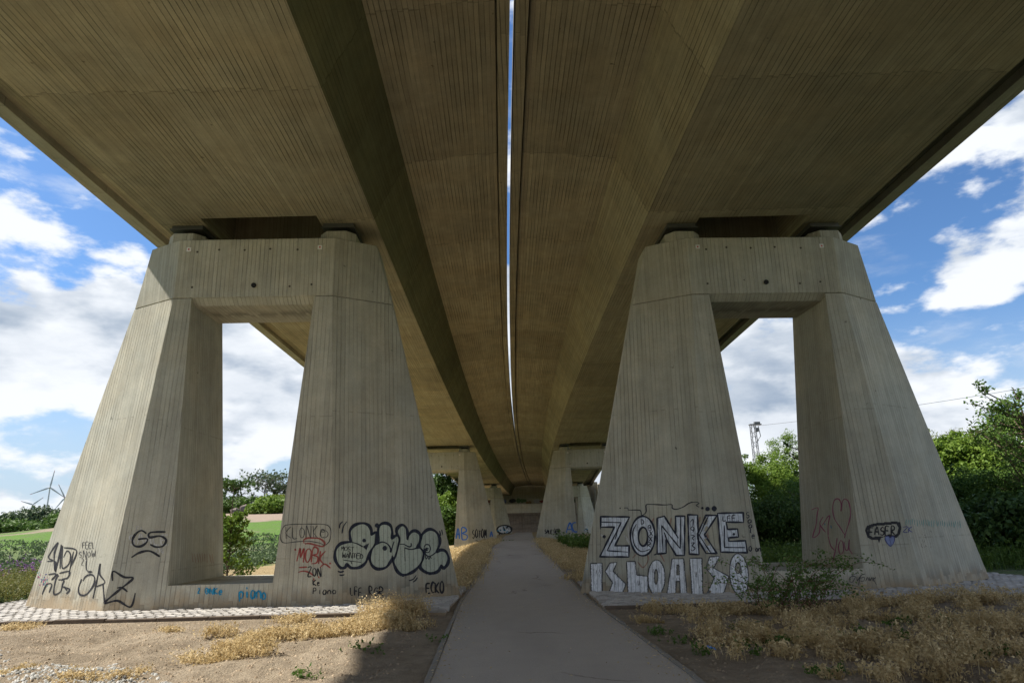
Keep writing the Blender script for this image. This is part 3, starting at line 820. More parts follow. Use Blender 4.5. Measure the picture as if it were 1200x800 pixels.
# pebbles and clods
def stones(name, label, cat, P, size, mat):
    n = len(P); s_ = size * rng.uniform(.5, 1.5, (n, 1))
    base = np.array([[-1, -.8, -.3], [1, -.9, -.3], [.9, .8, -.3], [-.9, 1, -.3], [-.5, -.4, .6], [.5, -.5, .55], [.4, .5, .65], [-.5, .4, .5]])
    a = rng.uniform(0, 6.28, n); ca, sa = np.cos(a), np.sin(a)
    v = base[None] * (1 + rng.normal(size=(n, 8, 3)) * .18) * s_[:, None] * .5
    x = v[..., 0] * ca[:, None] - v[..., 1] * sa[:, None]; y = v[..., 0] * sa[:, None] + v[..., 1] * ca[:, None]
    v = np.stack([x, y, v[..., 2]], -1) + P[:, None]
    fq = np.array([(4, 5, 6, 7), (0, 1, 5, 4), (1, 2, 6, 5), (2, 3, 7, 6), (3, 0, 4, 7)])
    t = (fq[None] + (np.arange(n) * 8)[:, None, None]).reshape(-1, 4)
    tag(fast_mesh(name, v.reshape(-1, 3), t, mat), label, cat, kind='stuff')
def scatter(n, fn):
    out = []
    while len(out) < n:
        p = fn()
        if p is not None: out.append(p)
    out = np.array(out); return np.column_stack([out, ground_z(out[:, 0], out[:, 1])])
def gravel_pt():
    x, y = random.uniform(-8.5, -1.6), random.uniform(6.0, 10.6)
    lim = 10.15 + (x + 7.0) * -.52 + .3 * math.sin(x * 2.2)
    return (x, y) if y < lim - random.random() ** 2 * .8 else None
stones('gravel', 'pale grey gravel spread over the soil at lower left corner', 'gravel', scatter(9000, gravel_pt), .035, MAT['gravel'])
stones('soil_clods', 'small stones and clods strewn on brown soil left of the path', 'clods', scatter(5200, lambda: (random.uniform(-13, -1.5), random.uniform(6.5, 13.9))), .03, MAT['clod'])
stones('soil_clods', 'small stones and clods strewn on soil right of the path', 'clods', scatter(2600, lambda: (random.uniform(1.9, 8), random.uniform(6.5, 14.0))), .028, MAT['clod'])

def path_litter():
    n = 2600; y = rng.uniform(6, 40, n) ** 1.0; side = rng.choice([-1, 1], n); x = path_x(y) + side * (1.44 - np.abs(rng.normal(0, .16, n)))
    mid = rng.random(n) < .12; x = np.where(mid, path_x(y) + rng.uniform(-1.3, 1.3, n), x)
    p = np.column_stack([x, y, strip_z(y) + .018]); s_ = rng.uniform(.008, .028, n)
    v, t = leaf_quads(p, s_ * 2, s_ * .8, 3.0); tag(fast_mesh('straw_litter', v, t, MAT['straw']), 'bits of straw and dry leaves blown on the path edges', 'litter', kind='stuff')
path_litter()

# ------------------------------------------------------------------ shrubs and trees
def crown(name, parent, lobes, clumps, per, csize, lsize, mat):
    """leaf clumps over the shells of several lobes: (x, y, z, rx, ry, rz) in the parent's frame"""
    lob = np.array(lobes, float); vol = lob[:, 3] * lob[:, 4] * lob[:, 5]; pick = rng.choice(len(lob), clumps, p=vol ** .67 / (vol ** .67).sum())
    d = unit(rng.normal(size=(clumps, 3))); rad = rng.uniform(.55, 1.06, clumps) ** .7
    cc = lob[pick, :3] + d * lob[pick, 3:] * rad[:, None]
    d[:, 2] *= .6
    cs = csize * rng.uniform(.5, 1.4, clumps)
    n = clumps * per
    g = rng.normal(size=(n, 3)); g = unit(g) * (rng.random((n, 1)) ** .45)
    p = np.repeat(cc, per, 0) + g * np.repeat(cs, per)[:, None] * np.array([1, 1, .75])
    p[:, 2] = np.maximum(p[:, 2], .05)
    ls = lsize * rng.uniform(.6, 1.4, n)
    v, t = leaf_quads(p, ls * 1.35, ls * .8, .5, np.repeat(d, per, 0) * .6 + g * .5)
    return fast_mesh(name, v, t, mat, parent)
def limbs(parent, tips, base_r, height, mat, fork=.35):
    parts = [tube_vf([(0, 0, -.3), (.02 * height, 0, height * fork * .5), (0, .02 * height, height * fork)], [base_r, base_r * .8, base_r * .65], 7)]
    for tp in tips:
        tp = Vector(tp); st = Vector((0, .02 * height, height * fork * random.uniform(.6, 1.0)))
        m = st.lerp(tp, .5) + Vector((random.uniform(-.06, .06), random.uniform(-.06, .06), .05)) * height
        parts.append(tube_vf([st, m, tp], [base_r * .42, base_r * .25, base_r * .06], 5))
        for _ in range(2):
            q = m.lerp(tp, random.uniform(0, .7)); e = q + (tp - st) * .3 + Vector([random.uniform(-.14, .14) * height for _ in range(3)])
            parts.append(tube_vf([q, e], [base_r * .16, base_r * .04], 4))
    v, f = merge(parts); return mesh_obj('trunk', v, f, mat, parent, uv=False)
def shrub(name, label, cat, pos, rx, ry, h, mat, clumps, per, lsize, csize=None, group=None, lobes=5, trunk_r=None, low=.12):
    z = float(ground_z(pos[0], pos[1])) if len(pos) < 3 else pos[2]
    root = empty(name, (pos[0], pos[1], z)); tag(root, label, cat, group)
    L = [(0, 0, h * (low + .5 * (1 - low)), rx * .72, ry * .72, h * .5 * (1 - low) * .95)]
    for k in range(lobes):
        a = 6.283 * k / lobes + random.uniform(-.4, .4); q = random.uniform(.42, .62); s_ = random.uniform(.36, .52)
        L.append((rx * q * math.cos(a), ry * q * math.sin(a), h * random.uniform(low + .25, .74), rx * s_, ry * s_, h * random.uniform(.2, .3)))
    L.append((rx * random.uniform(-.2, .2), 0, h * .80, rx * .45, ry * .45, h * .2))
    crown('crown', root, L, clumps, per, csize or (rx + ry) * .09, lsize, mat)
    limbs(root, [(l[0], l[1], l[2]) for l in L[1:]], trunk_r or h * .03, h, MAT['bark'])
    return root
G1 = 'shrubs on the right behind the bridge'
R = [  # label, pixel x, depth, top pixel y, half width m, material, clumps
    ('dark leafy shrub at right picture edge, low beside the front pier foot', 1170, 25, 585, 3.0, 'leaf_dark', 230),
    ('big bright green shrub directly right of the right front pier', 1122, 34, 508, 4.4, 'leaf_bright', 320),
    ('bright green bush at right picture edge under the tall tree', 1195, 32, 486, 4.4, 'leaf_bright', 320),
    ('dark shrub filling lower part of the right pier opening', 905, 31, 585, 3.2, 'leaf_dark', 240),
    ('light green rounded bush seen upper left in the right pier opening', 886, 52, 530, 4.6, 'leaf_bright', 300),
    ('mid green tree topping the bushes in the right pier opening', 920, 56, 508, 4.4, 'leaf_bright', 300),
    ('dark green shrub beyond right pier opening, hugging the right leg', 936, 44, 558, 3.6, 'leaf_mid', 260),
    ('yellow green bush far behind the big shrub right of pier', 1100, 50, 497, 4.6, 'leaf_yellow', 220),
    ('mid green shrub between dark foreground shrub and bright bush at right', 1150, 29, 545, 3.0, 'leaf_mid', 240),
]
for lab, px, dist, ty, rw, mt, nc in R:
    tp = at(px, ty, dist); z0 = float(ground_z(tp.x, tp.y))
    shrub('shrub', lab, 'shrub', (tp.x, tp.y), rw, rw * .9, tp.z - z0, MAT[mt], int(nc * 1.25), 100, random.choice((.085, .11, .14)), .55, G1, 7, .09, .02)
def sparse_tree(name, label, px, dist, ty, rw, mat, nb, per, lsize, bark='bark', group=None, lean=0.0, t0=.25):
    tp = at(px, ty, dist); z0 = float(ground_z(tp.x, tp.y)); h = tp.z - z0
    root = empty(name, (tp.x - lean, tp.y, z0)); tag(root, label, 'tree', group)
    parts = []; lv = []
    trunk = [Vector((lean * t + random.uniform(-.02, .02) * h, random.uniform(-.02, .02) * h, h * t * .93)) for t in (0, .2, .4, .6, .8, .97)]; trunk[0].z = -.3
    parts.append(tube_vf(trunk, [h * .016 * (1 - .88 * t) for t in (0, .2, .4, .6, .8, 1)], 6))
    for k in range(nb):
        t = random.uniform(t0, .95); i = min(int(t * 5), 4); s0 = trunk[i].lerp(trunk[i + 1], t * 5 - i)
        a = random.uniform(0, 6.283); L = rw * (1.15 - t * .75) * random.uniform(.6, 1.1)
        e = s0 + Vector((math.cos(a) * L, math.sin(a) * L, L * random.uniform(.35, .95))); e.z = min(e.z, h * random.uniform(.86, 1.0)); m = s0.lerp(e, .5) + Vector((0, 0, -.06 * L))
        parts.append(tube_vf([s0, m, e], [h * .006, h * .004, h * .0012], 4))
        for _ in range(5):
            q = s0.lerp(e, random.uniform(.3, 1)); d = Vector((random.uniform(-1, 1), random.uniform(-1, 1), random.uniform(-.2, 1))) * L * .3
            parts.append(tube_vf([q, q + d], [h * .0022, h * .0007], 3)); lv += [q + d * random.random() for _ in range(per)]; lv = [w_ for w_ in lv if w_.z < h * 1.01]
    v, f = merge(parts); mesh_obj('trunk', v, f, MAT[bark], root, uv=False)
    if lv and per:
        p = np.array(lv) + rng.normal(size=(len(lv), 3)) * rw * .045
        v, t = leaf_quads(p, lsize * 1.3, lsize * .8, .3); fast_mesh('crown', v, t, mat, root)
    return root
sparse_tree('tree', 'tall loose young tree sticking up above bushes at right edge', 1183, 27, 434, 2.6, MAT['leaf_mid'], 40, 16, .12)
sparse_tree('tree', 'small bare topped tree peeking over the shrubs right of pier', 1108, 40, 492, 1.5, MAT['leaf_grey'], 14, 2, .12, 'dead')
sparse_tree('tree', 'thin dark twiggy tree at the top right of right pier opening', 934, 36, 494, 1.4, MAT['leaf_dark'], 16, 7, .12)
# left, far: hedge bushes, trees, knoll
G2 = 'bushes along the far edge of the field'
for lab, px, dist, ty, rw, mt, nc in [
    ('dark green round bush at far left beyond the field', -12, 128, 610, 7.5, 'leaf_dark', 150),
    ('wide olive green bush at far left beneath the wind turbines', 22, 124, 617, 7.0, 'leaf_mid', 150),
    ('low dark bush joining the hedge left of the front pier', 46, 128, 622, 5.0, 'leaf_dark', 90),
    ('grey green round tree right against the edge of left pier', 54, 132, 600, 6.5, 'leaf_grey', 170),
    ('tree of the far hedge hidden behind left pier foot', 92, 130, 606, 7.0, 'leaf_mid', 120)]:
    tp = at(px, ty, dist); z0 = float(ground_z(tp.x, tp.y))
    shrub('far_bush', lab, 'bush', (tp.x, tp.y), rw, rw * .8, tp.z - z0, MAT[mt], nc, 90, .42, 1.6, G2, 5, .3, .0)
G3 = 'trees on the rise seen through left pier opening'
for lab, px, dist, ty, rw, mt, nc in [
    ('dark green tree mass on the rise, centre of left pier opening', 296, 150, 590, 8.0, 'leaf_mid', 200),
    ('yellow green bush on the rise, right in the left pier opening', 331, 140, 593, 6.0, 'leaf_yellow', 150),
    ('bright green bush on the rise lower right in left opening', 316, 134, 606, 4.0, 'leaf_bright', 110),
    ('dark bush on the rise at left rim of left pier opening', 268, 150, 598, 6.5, 'leaf_dark', 160)]:
    tp = at(px, ty, dist); z0 = float(ground_z(tp.x, tp.y))
    shrub('hill_bush', lab, 'bush', (tp.x, tp.y), rw, rw * .8, max(tp.z - z0, 2.5), MAT[mt], nc, 90, .42, 1.6, G3, 5, .3, .0)
sparse_tree('tree', 'airy tree with see-through crown at left rim of left opening', 275, 140, 561, 6.5, MAT['leaf_dark'], 30, 6, .5)
sparse_tree('tree', 'half bare tree with thin branches centred in left pier opening', 312, 150, 553, 8.0, MAT['leaf_grey'], 44, 3, .5, 'dead')
sparse_tree('tree', 'airy dark tree right in left pier opening behind yellow bush', 330, 152, 566, 6.0, MAT['leaf_grey'], 26, 5, .5)
for lab, px, dist, ty, rw, mt, nc in [
    ('tall dark green tree seen left of the second row pier', 519, 95, 557, 4.2, 'leaf_dark', 330),
    ('yellow green bush before tall tree left of second pier', 527, 84, 577, 2.8, 'leaf_bright', 200),
    ('mid green bush low behind second row left pier', 521, 78, 596, 2.6, 'leaf_mid', 200)]:
    tp = at(px, ty, dist); z0 = float(ground_z(tp.x, tp.y))
    shrub('shrub', lab, 'shrub', (tp.x, tp.y), rw, rw, tp.z - z0, MAT[mt], nc, 90, .24, .9, None, 5, .15, .0)
# shrub right behind the left pier
tag(sparse_tree('leafy_shrub', 'fresh green leafy shrub standing close behind the left pier opening', 274, 22.6, 596, .95, MAT['leaf_bright'], 64, 10, .085, t0=.02), cat='shrub')
# rubble knoll
def knoll():
    c = at(296, 612, 143); z0 = float(ground_z(c.x, c.y)); root = empty('rubble_heap', (c.x, c.y, z0)); tag(root, 'grey brown rubble heap before the trees in left opening', 'rubble heap')
    for k in range(26):
        r = random.uniform(.5, 1.3); a = random.uniform(0, 6.28); q = random.random() ** .7 * 4
        bm = bmesh.new(); bmesh.ops.create_icosphere(bm, subdivisions=1, radius=r)
        for v in bm.verts: v.co = Vector((v.co.x * random.uniform(.8, 1.3), v.co.y, v.co.z * random.uniform(.5, .8))) + Vector((q * math.cos(a), q * .6 * math.sin(a), max(0, 1.9 - q * .45)))
        me = bpy.data.meshes.new('stone'); bm.to_mesh(me); bm.free(); me.materials.append(MAT['dead']); link_mesh('stone', me, root)
knoll()
# briar in front of the right pier
def briar():
    root = empty('wild_rose', (4.85, 12.75, 0)); tag(root, 'thin arching wild rose bush before the right pier, over dry weeds', 'shrub')
    parts, lp = [], []
    for k in range(52):
        a = random.uniform(0, 6.283); L = random.uniform(.35, 1.15); up = random.uniform(.45, 1.15) * (1.0 if k % 3 else .7)
        b = Vector((random.uniform(-.6, .55), random.uniform(-.25, .25), -.02))
        ex = math.cos(a) * L * 1.05; ey = math.sin(a) * L * .55
        if k in (3, 8, 14): ex, ey, up = random.uniform(1.2, 1.5), -.1, 1.0
        c1 = b + Vector((ex * .3, ey * .3, up * .8)); c2 = b + Vector((ex * .75, ey * .75, up * 1.05)); e = b + Vector((ex * 1.15, ey * 1.1, up * random.uniform(.55, .95)))
        P4 = [b * (1 - t) ** 3 + c1 * 3 * t * (1 - t) ** 2 + c2 * 3 * t * t * (1 - t) + e * t ** 3 for t in np.linspace(0, 1, 9)]
        parts.append(tube_vf(P4, [.006 * (1 - .08 * i) for i in range(9)], 4))
        for j in range(50):
            t = random.uniform(.12, 1) ** .9 * 8; i = min(int(t), 7); p = P4[i].lerp(P4[i + 1], t - i)
            lp.append(p + Vector([random.gauss(0, .045) for _ in range(3)]))
    v, f = merge(parts); mesh_obj('stem', v, f, MAT['twig'], root, uv=False)
    p = np.array(lp); p[:, 2] = np.maximum(p[:, 2], .03)
    v, t = leaf_quads(p, .058 * rng.uniform(.6, 1.35, len(p)), .036, .5); fast_mesh('leaves', v, t, MAT['leaf_rose'], root)
briar()

# ------------------------------------------------------------------ wind turbines, mast, wire, litter
def turbine(label, px, py, ang, dist=1200.0, R_=44.0):
    hub = at(px, py, dist); root = empty('wind_turbine', (hub.x, hub.y, 0)); tag(root, label, 'wind turbine', 'wind turbines on the horizon')
    rz = math.atan2(-hub.x, hub.y) ; root.rotation_euler = (0, 0, rz); H = hub.z
    q = np.linspace(0, 6.283, 12, endpoint=False)
    v, f = loft([[(r * math.cos(k), 2 + r * math.sin(k), z) for k in q] for r, z in ((1.7, -5), (1.35, H * .5), (.95, H - 1.5))]); mesh_obj('tower', v, f, MAT['turbine'], root, uv=False)
    v, f = box_vf(-1.4, 1.4, -1.5, 7, H - 1.4, H + 1.6); o = mesh_obj('nacelle', v, f, MAT['turbine'], root, uv=False); bevel(o, .5, 2)
    v, f = loft([[(r * math.cos(k), y, H + r * math.sin(k)) for k in q] for r, y in ((.3, -4.6), (1.5, -3.6), (1.7, -1.4))]); mesh_obj('hub', v, f, MAT['turbine'], root, uv=False)
    for k in range(3):
        a = math.radians(ang + 120 * k); d = Vector((math.sin(a), 0, math.cos(a))); n = Vector((math.cos(a), 0, -math.sin(a)))
        rings = []
        for t, c, th in ((.02, .7, .7), (.18, 1.35, .6), (.5, .95, .4), (.88, .55, .25), (1.0, .2, .1)):
            m = Vector((0, -2.6, H)) + d * (R_ * t); rings.append([m - n * c, m - Vector((0, th, 0)), m + n * c, m + Vector((0, th, 0))])
        v, f = loft(rings[:4]); b = mesh_obj('blade', v, f, MAT['turbine'], root, uv=False)
        v, f = loft(rings[3:]); mesh_obj('blade_tip', v, f, MAT['turbine_red'], b, uv=False)
turbine('tallest wind turbine at far left, one blade pointing straight up', 58.6, 571, 6, 1200, 30)
turbine('lower wind turbine at far left, leftmost of those on the horizon', 38.5, 591, -72, 1300, 20)
turbine('wind turbine mostly hidden behind edge of left pier', 76, 583, -28, 1250, 27)
turbine('wind turbine hidden behind trees in left opening, red blade tip showing', 315, 582, -35, 1200, 44)
def mast():
    t = Vector((42.44, 120, 17.9)); z0 = float(ground_z(t.x, t.y)); root = empty('lattice_mast', (t.x, t.y, z0)); tag(root, 'grey steel lattice mast rising above bushes in right pier opening', 'mast')
    h = t.z - z0; w = .38; legs = [(-w, -w), (w, -w), (w, w), (-w, w)]
    for x, y in legs:
        v, f = tube_vf([(x * 1.3, y * 1.3, -.5), (x, y, h)], .07, 5); mesh_obj('leg', v, f, MAT['galv'], root, uv=False)
    parts = []
    for k in range(16):
        z, z1 = h * k / 16, h * (k + 1) / 16
        for i in range(4):
            a, b = legs[i], legs[(i + 1) % 4]
            if k % 2: a, b = b, a
            parts.append(tube_vf([(a[0], a[1], z), (b[0], b[1], z1)], .035, 3))
    v, f = merge(parts); mesh_obj('bracing', v, f, MAT['galv'], root, uv=False)
    v, f = merge([box_vf(-.6, 1.5, -.4, .4, h, h + .16), box_vf(.3, 1.3, -.3, .3, h + .2, h + .55), box_vf(.5, .9, -.3, .3, h - 1.2, h - .5)]); mesh_obj('head_platform', v, f, MAT['galv'], root, uv=False)
    v, f = merge([tube_vf([(1.0, 0, h - .2), (1.2, 0, h - 2.0)], .07, 4), tube_vf([(1.2, 0, h - 2.0), (.5, 0, h - 2.8)], .06, 4), tube_vf([(.3, 0, h - 3.0), (.8, 0, h - 2.7)], .06, 4)]); mesh_obj('bracket', v, f, MAT['galv'], root, uv=False)
mast()
def wire():
    a, b = Vector((42.44, 120, 17.7)), at(1330, 432, 70); d = b - a
    pts = [a + d * t - Vector((0, 0, 1)) * (4 * t * (1 - t) * .5) for t in np.linspace(0, 1, 12)]
    v, f = tube_vf(pts, .028, 4); tag(mesh_obj('overhead_wire', v, f, MAT['galv'], None, uv=False), 'thin overhead wire running right from lattice mast across the sky', 'wire')
wire()
def litter():
    g = ground_px(834, 763); bm = bmesh.new(); bmesh.ops.create_grid(bm, x_segments=5, y_segments=4, size=.5)
    for v in bm.verts: v.co = Vector((v.co.x * .11, v.co.y * .07, .022 * random.random() + .01 * math.sin(v.co.x * 14)))
    bmesh.ops.solidify(bm, geom=bm.faces[:], thickness=.002)
    me = bpy.data.meshes.new('crumpled_wrapper'); bm.to_mesh(me); bm.free(); me.materials.append(MAT['blue_litter'])
    o = link_mesh('crumpled_wrapper', me); o.location = (g.x, g.y, float(ground_z(g.x, g.y)) + .02); o.rotation_euler = (.3, .2, .5); tag(o, 'small crumpled blue wrapper lying at the edge of dry weeds', 'litter')
litter()

# ------------------------------------------------------------------ graffiti: paint laid on the pier faces
def paint(name, a, b, scale=14, rough=.6):
    M = MT(name, rough, .3); P = M.pos()
    n = M.noise(M.map(P, (1, 1, .35)), scale, 5, .7); col = M.mix(M.rng(n, .35, .65), a, b)
    uv = N(M.t, 'ShaderNodeUVMap'); uv.uv_map = 'UVMap'; s = N(M.t, 'ShaderNodeSeparateXYZ'); M.l(uv.outputs[0], s.inputs[0])
    e = M.rng(M.mth('ABSOLUTE', M.mth('SUBTRACT', M.mth('FRACT', M.mth('DIVIDE', s.outputs[0], .105)), .5)), .38, .5, 0, 1, 'SMOOTHSTEP')
    col = M.mix(M.mth('MULTIPLY', e, .45), col, tuple(c * .45 for c in a)); M.color(col)
    M.normal(M.bump(M.mth('SUBTRACT', 1.0, e), .012, .8))
    tr = N(M.t, 'ShaderNodeBsdfTransparent'); mx = N(M.t, 'ShaderNodeMixShader')
    wear = M.mth('ADD', M.rng(M.noise(P, 24, 5, .7), .55, .75, 0, .5), M.mth('MULTIPLY', e, .18)); M.l(wear, mx.inputs[0])
    M.l(M.b.outputs[0], mx.inputs[1]); M.l(tr.outputs[0], mx.inputs[2]); M.l(mx.outputs[0], M.out.inputs[0]); return M.m
PAINT = {'black': paint('paint_black', (.012, .012, .016), (.03, .03, .036)), 'navy': paint('paint_navy', (.012, .015, .03), (.03, .035, .055)),
         'thin': paint('paint_thin_black', (.045, .045, .045), (.10, .095, .09)), 'silver': paint('paint_silver', (.45, .48, .52), (.82, .86, .92), 9),
         'white': paint('paint_white', (.55, .57, .60), (.90, .92, .95), 16), 'mint': paint('paint_mint', (.38, .42, .34), (.50, .54, .45), 5),
         'shadow': paint('paint_grey_outline', (.06, .06, .062), (.12, .12, .12)), 'red': paint('paint_red', (.33, .05, .045), (.26, .08, .06)),
         'fadered': paint('paint_faded_red', (.30, .16, .12), (.34, .24, .18)), 'blue': paint('paint_blue', (.03, .13, .50), (.06, .20, .62)), 'cyan': paint('paint_cyan', (.01, .22, .40), (.02, .28, .48)),
         'ghost': paint('paint_ghost_white', (.45, .44, .41), (.56, .55, .52)), 'pink': paint('paint_pink', (.36, .07, .16), (.30, .10, .18)),
         'violet': paint('paint_violet', (.05, .05, .19), (.09, .09, .28)), 'lilac': paint('paint_lilac', (.17, .21, .38), (.22, .26, .45)),
         'teal': paint('paint_teal', (.10, .30, .26), (.2, .36, .32)), 'green': paint('paint_green', (.08, .16, .05), (.14, .22, .08)), 'ochre': paint('paint_ochre', (.35, .22, .08), (.28, .18, .08))}
FONT = {  # single stroke letters in a unit box, y up
 'A': [[(0,0),(.5,1),(1,0)],[(.2,.4),(.8,.4)]], 'B': [[(0,0),(0,1),(.7,.95),(.75,.6),(.05,.52),(.85,.4),(.8,.08),(0,0)]], 'C': [[(.95,.85),(.5,1),(.08,.6),(.1,.25),(.5,0),(.95,.15)]],
 'D': [[(0,0),(.02,1),(.6,.9),(.95,.5),(.6,.08),(0,0)]], 'E': [[(.9,1),(0,1),(0,0),(.95,0)],[(0,.52),(.7,.55)]], 'F': [[(.9,1),(0,.97),(0,0)],[(0,.52),(.75,.52)]],
 'G': [[(.9,.85),(.5,1),(.06,.6),(.12,.18),(.55,0),(.95,.25),(.9,.5),(.5,.5)]], 'H': [[(0,1),(0,0)],[(1,1),(1,0)],[(0,.5),(1,.5)]], 'I': [[(.5,0),(.5,1)]],
 'K': [[(.05,0),(0,1)],[(.9,1),(.05,.45),(.95,0)]], 'L': [[(0,1),(.03,0),(.85,.03)]], 'M': [[(0,0),(.15,1),(.5,.35),(.85,1),(1,0)]], 'N': [[(0,0),(.05,1),(.9,0),(.95,1)]],
 'O': [[(.5,1),(.1,.8),(.05,.3),(.45,0),(.92,.25),(.92,.75),(.5,1)]], 'P': [[(0,0),(.05,1),(.8,.9),(.8,.55),(.05,.45)]], 'R': [[(0,0),(.05,1),(.8,.9),(.75,.55),(.08,.48),(.9,0)]],
 'S': [[(.9,.88),(.5,1),(.1,.8),(.2,.55),(.8,.45),(.9,.2),(.5,0),(.05,.12)]], 'T': [[(0,.95),(1,1)],[(.5,.97),(.45,0)]], 'U': [[(0,1),(.1,.15),(.5,0),(.9,.2),(.95,1)]], 'V': [[(0,1),(.5,0),(1,1)]],
 'W': [[(0,1),(.2,0),(.5,.7),(.8,0),(1,1)]], 'X': [[(0,1),(1,0)],[(1,1),(0,0)]], 'Y': [[(0,1),(.45,.5),(1,1)],[(.45,.5),(.2,-.2)]], 'Z': [[(0,1),(.95,.97),(.05,.05),(1,0)]],
 'a': [[(.85,.6),(.4,.65),(.05,.3),(.3,0),(.75,.15),(.85,.6),(.9,0)]], 'e': [[(.05,.35),(.85,.4),(.7,.65),(.25,.62),(.05,.3),(.3,0),(.85,.1)]], 'i': [[(.5,0),(.5,.6)],[(.5,.85),(.52,.95)]],
 'l': [[(.4,1),(.4,.1),(.7,0)]], 'n': [[(.05,0),(.05,.6)],[(.05,.4),(.5,.65),(.85,.5),(.9,0)]], 'o': [[(.45,.65),(.08,.4),(.25,.02),(.75,.05),(.88,.45),(.45,.65)]], 'p': [[(.05,-.35),(.08,.65),(.7,.65),(.85,.35),(.6,.05),(.1,.1)]],
 'r': [[(.1,0),(.1,.6)],[(.1,.4),(.5,.62),(.85,.6)]], 'u': [[(0,.65),(.08,.1),(.45,0),(.8,.25)],[(.8,.65),(.9,0)]], 't': [[(.4,1),(.4,.1),(.75,0)],[(.1,.65),(.8,.65)]], 'y': [[(0,.65),(.45,.1)],[(.95,.65),(.2,-.4)]],
 'k': [[(.05,1),(.08,0)],[(.8,.65),(.1,.3),(.9,0)]], 'm': [[(0,0),(.05,.6),(.3,.6),(.4,0)],[(.4,.4),(.7,.65),(.85,.5),(.9,0)]], 'b': [[(.05,1),(.05,.05),(.6,0),(.85,.35),(.55,.65),(.1,.5)]],
 '0': [[(.5,1),(.1,.7),(.1,.25),(.5,0),(.9,.3),(.88,.75),(.5,1)]], '1': [[(.2,.75),(.55,1),(.55,0)]], '2': [[(.05,.8),(.45,1),(.85,.75),(.05,0),(.95,.02)]], '3': [[(.1,1),(.85,.95),(.4,.55),(.9,.3),(.5,0),(.05,.1)]],
 '4': [[(.5,1),(.05,.35),(.95,.35)],[(.7,.6),(.65,0)]], '5': [[(.95,1),(.2,.97),(.12,.55),(.6,.6),(.95,.35),(.65,.02),(.05,.05)]], '7': [[(.05,1),(.95,.97),(.35,0)]], '9': [[(.85,.6),(.4,.5),(.1,.75),(.5,1),(.85,.85),(.8,.3),(.4,0)]],
 '.': [[(.4,0),(.5,.08)]], 'q': [[(.8,.55),(.4,.65),(.08,.35),(.4,0),(.8,.25),(.85,1.05),(.3,1.0)]], 'J': [[(.05,.65),(.1,.1),(.4,0),(.6,.2),(.62,.65),(.68,.05),(.95,.1)]]}
def catmull(pts, step=1.3, closed=False):
    P = [np.array(q, float) for q in pts]
    if len(P) < 3 and not closed: ctrl = P
    out = []
    n = len(P); segs = n if closed else n - 1
    for i in range(segs):
        if closed: a, b, c, d = P[(i - 1) % n], P[i], P[(i + 1) % n], P[(i + 2) % n]
        else: a, b, c, d = P[max(i - 1, 0)], P[i], P[i + 1], P[min(i + 2, n - 1)]
        k = max(1, int(np.linalg.norm(c - b) / step))
        for t in np.arange(k) / k:
            out.append(.5 * ((2 * b) + (c - a) * t + (2 * a - 5 * b + 4 * c - d) * t * t + (3 * b - a - 3 * c + d) * t ** 3))
    if not closed: out.append(P[-1])
    return np.array(out)
def dens(pts, step=1.5, closed=False):
    P = [np.array(q, float) for q in pts]; out = []
    if closed: P.append(P[0])
    for a, b in zip(P, P[1:]):
        k = max(1, int(np.linalg.norm(b - a) / step)); out += [a + (b - a) * t for t in np.arange(k) / k]
    if not closed: out.append(P[-1])
    return np.array(out)
TINY = ('black letters ZON', 'black letters Ke', 'black word Piano', 'black letters LFF', 'black letters RGR', 'thick black letters ECKO', 'small violet letters ZK', 'thin black words FEEL SNOW',
        'faded white lettering beneath a black tag', 'small pink and teal scribble', 'blue words ZONKE and piano on the sill', 'faint reddish marks', 'faint green smears', 'thin black script',
        'black tag on the chamfered side', 'blue letters AC and a small black tag', 'small dark tag', 'black and blue bubble piece', 'blue letters AB', 'red spray tag on the right leg', 'thin outlined lettering in a rounded frame', 'black scrawled tags on the left leg', 'pink heart and the words Kat you')
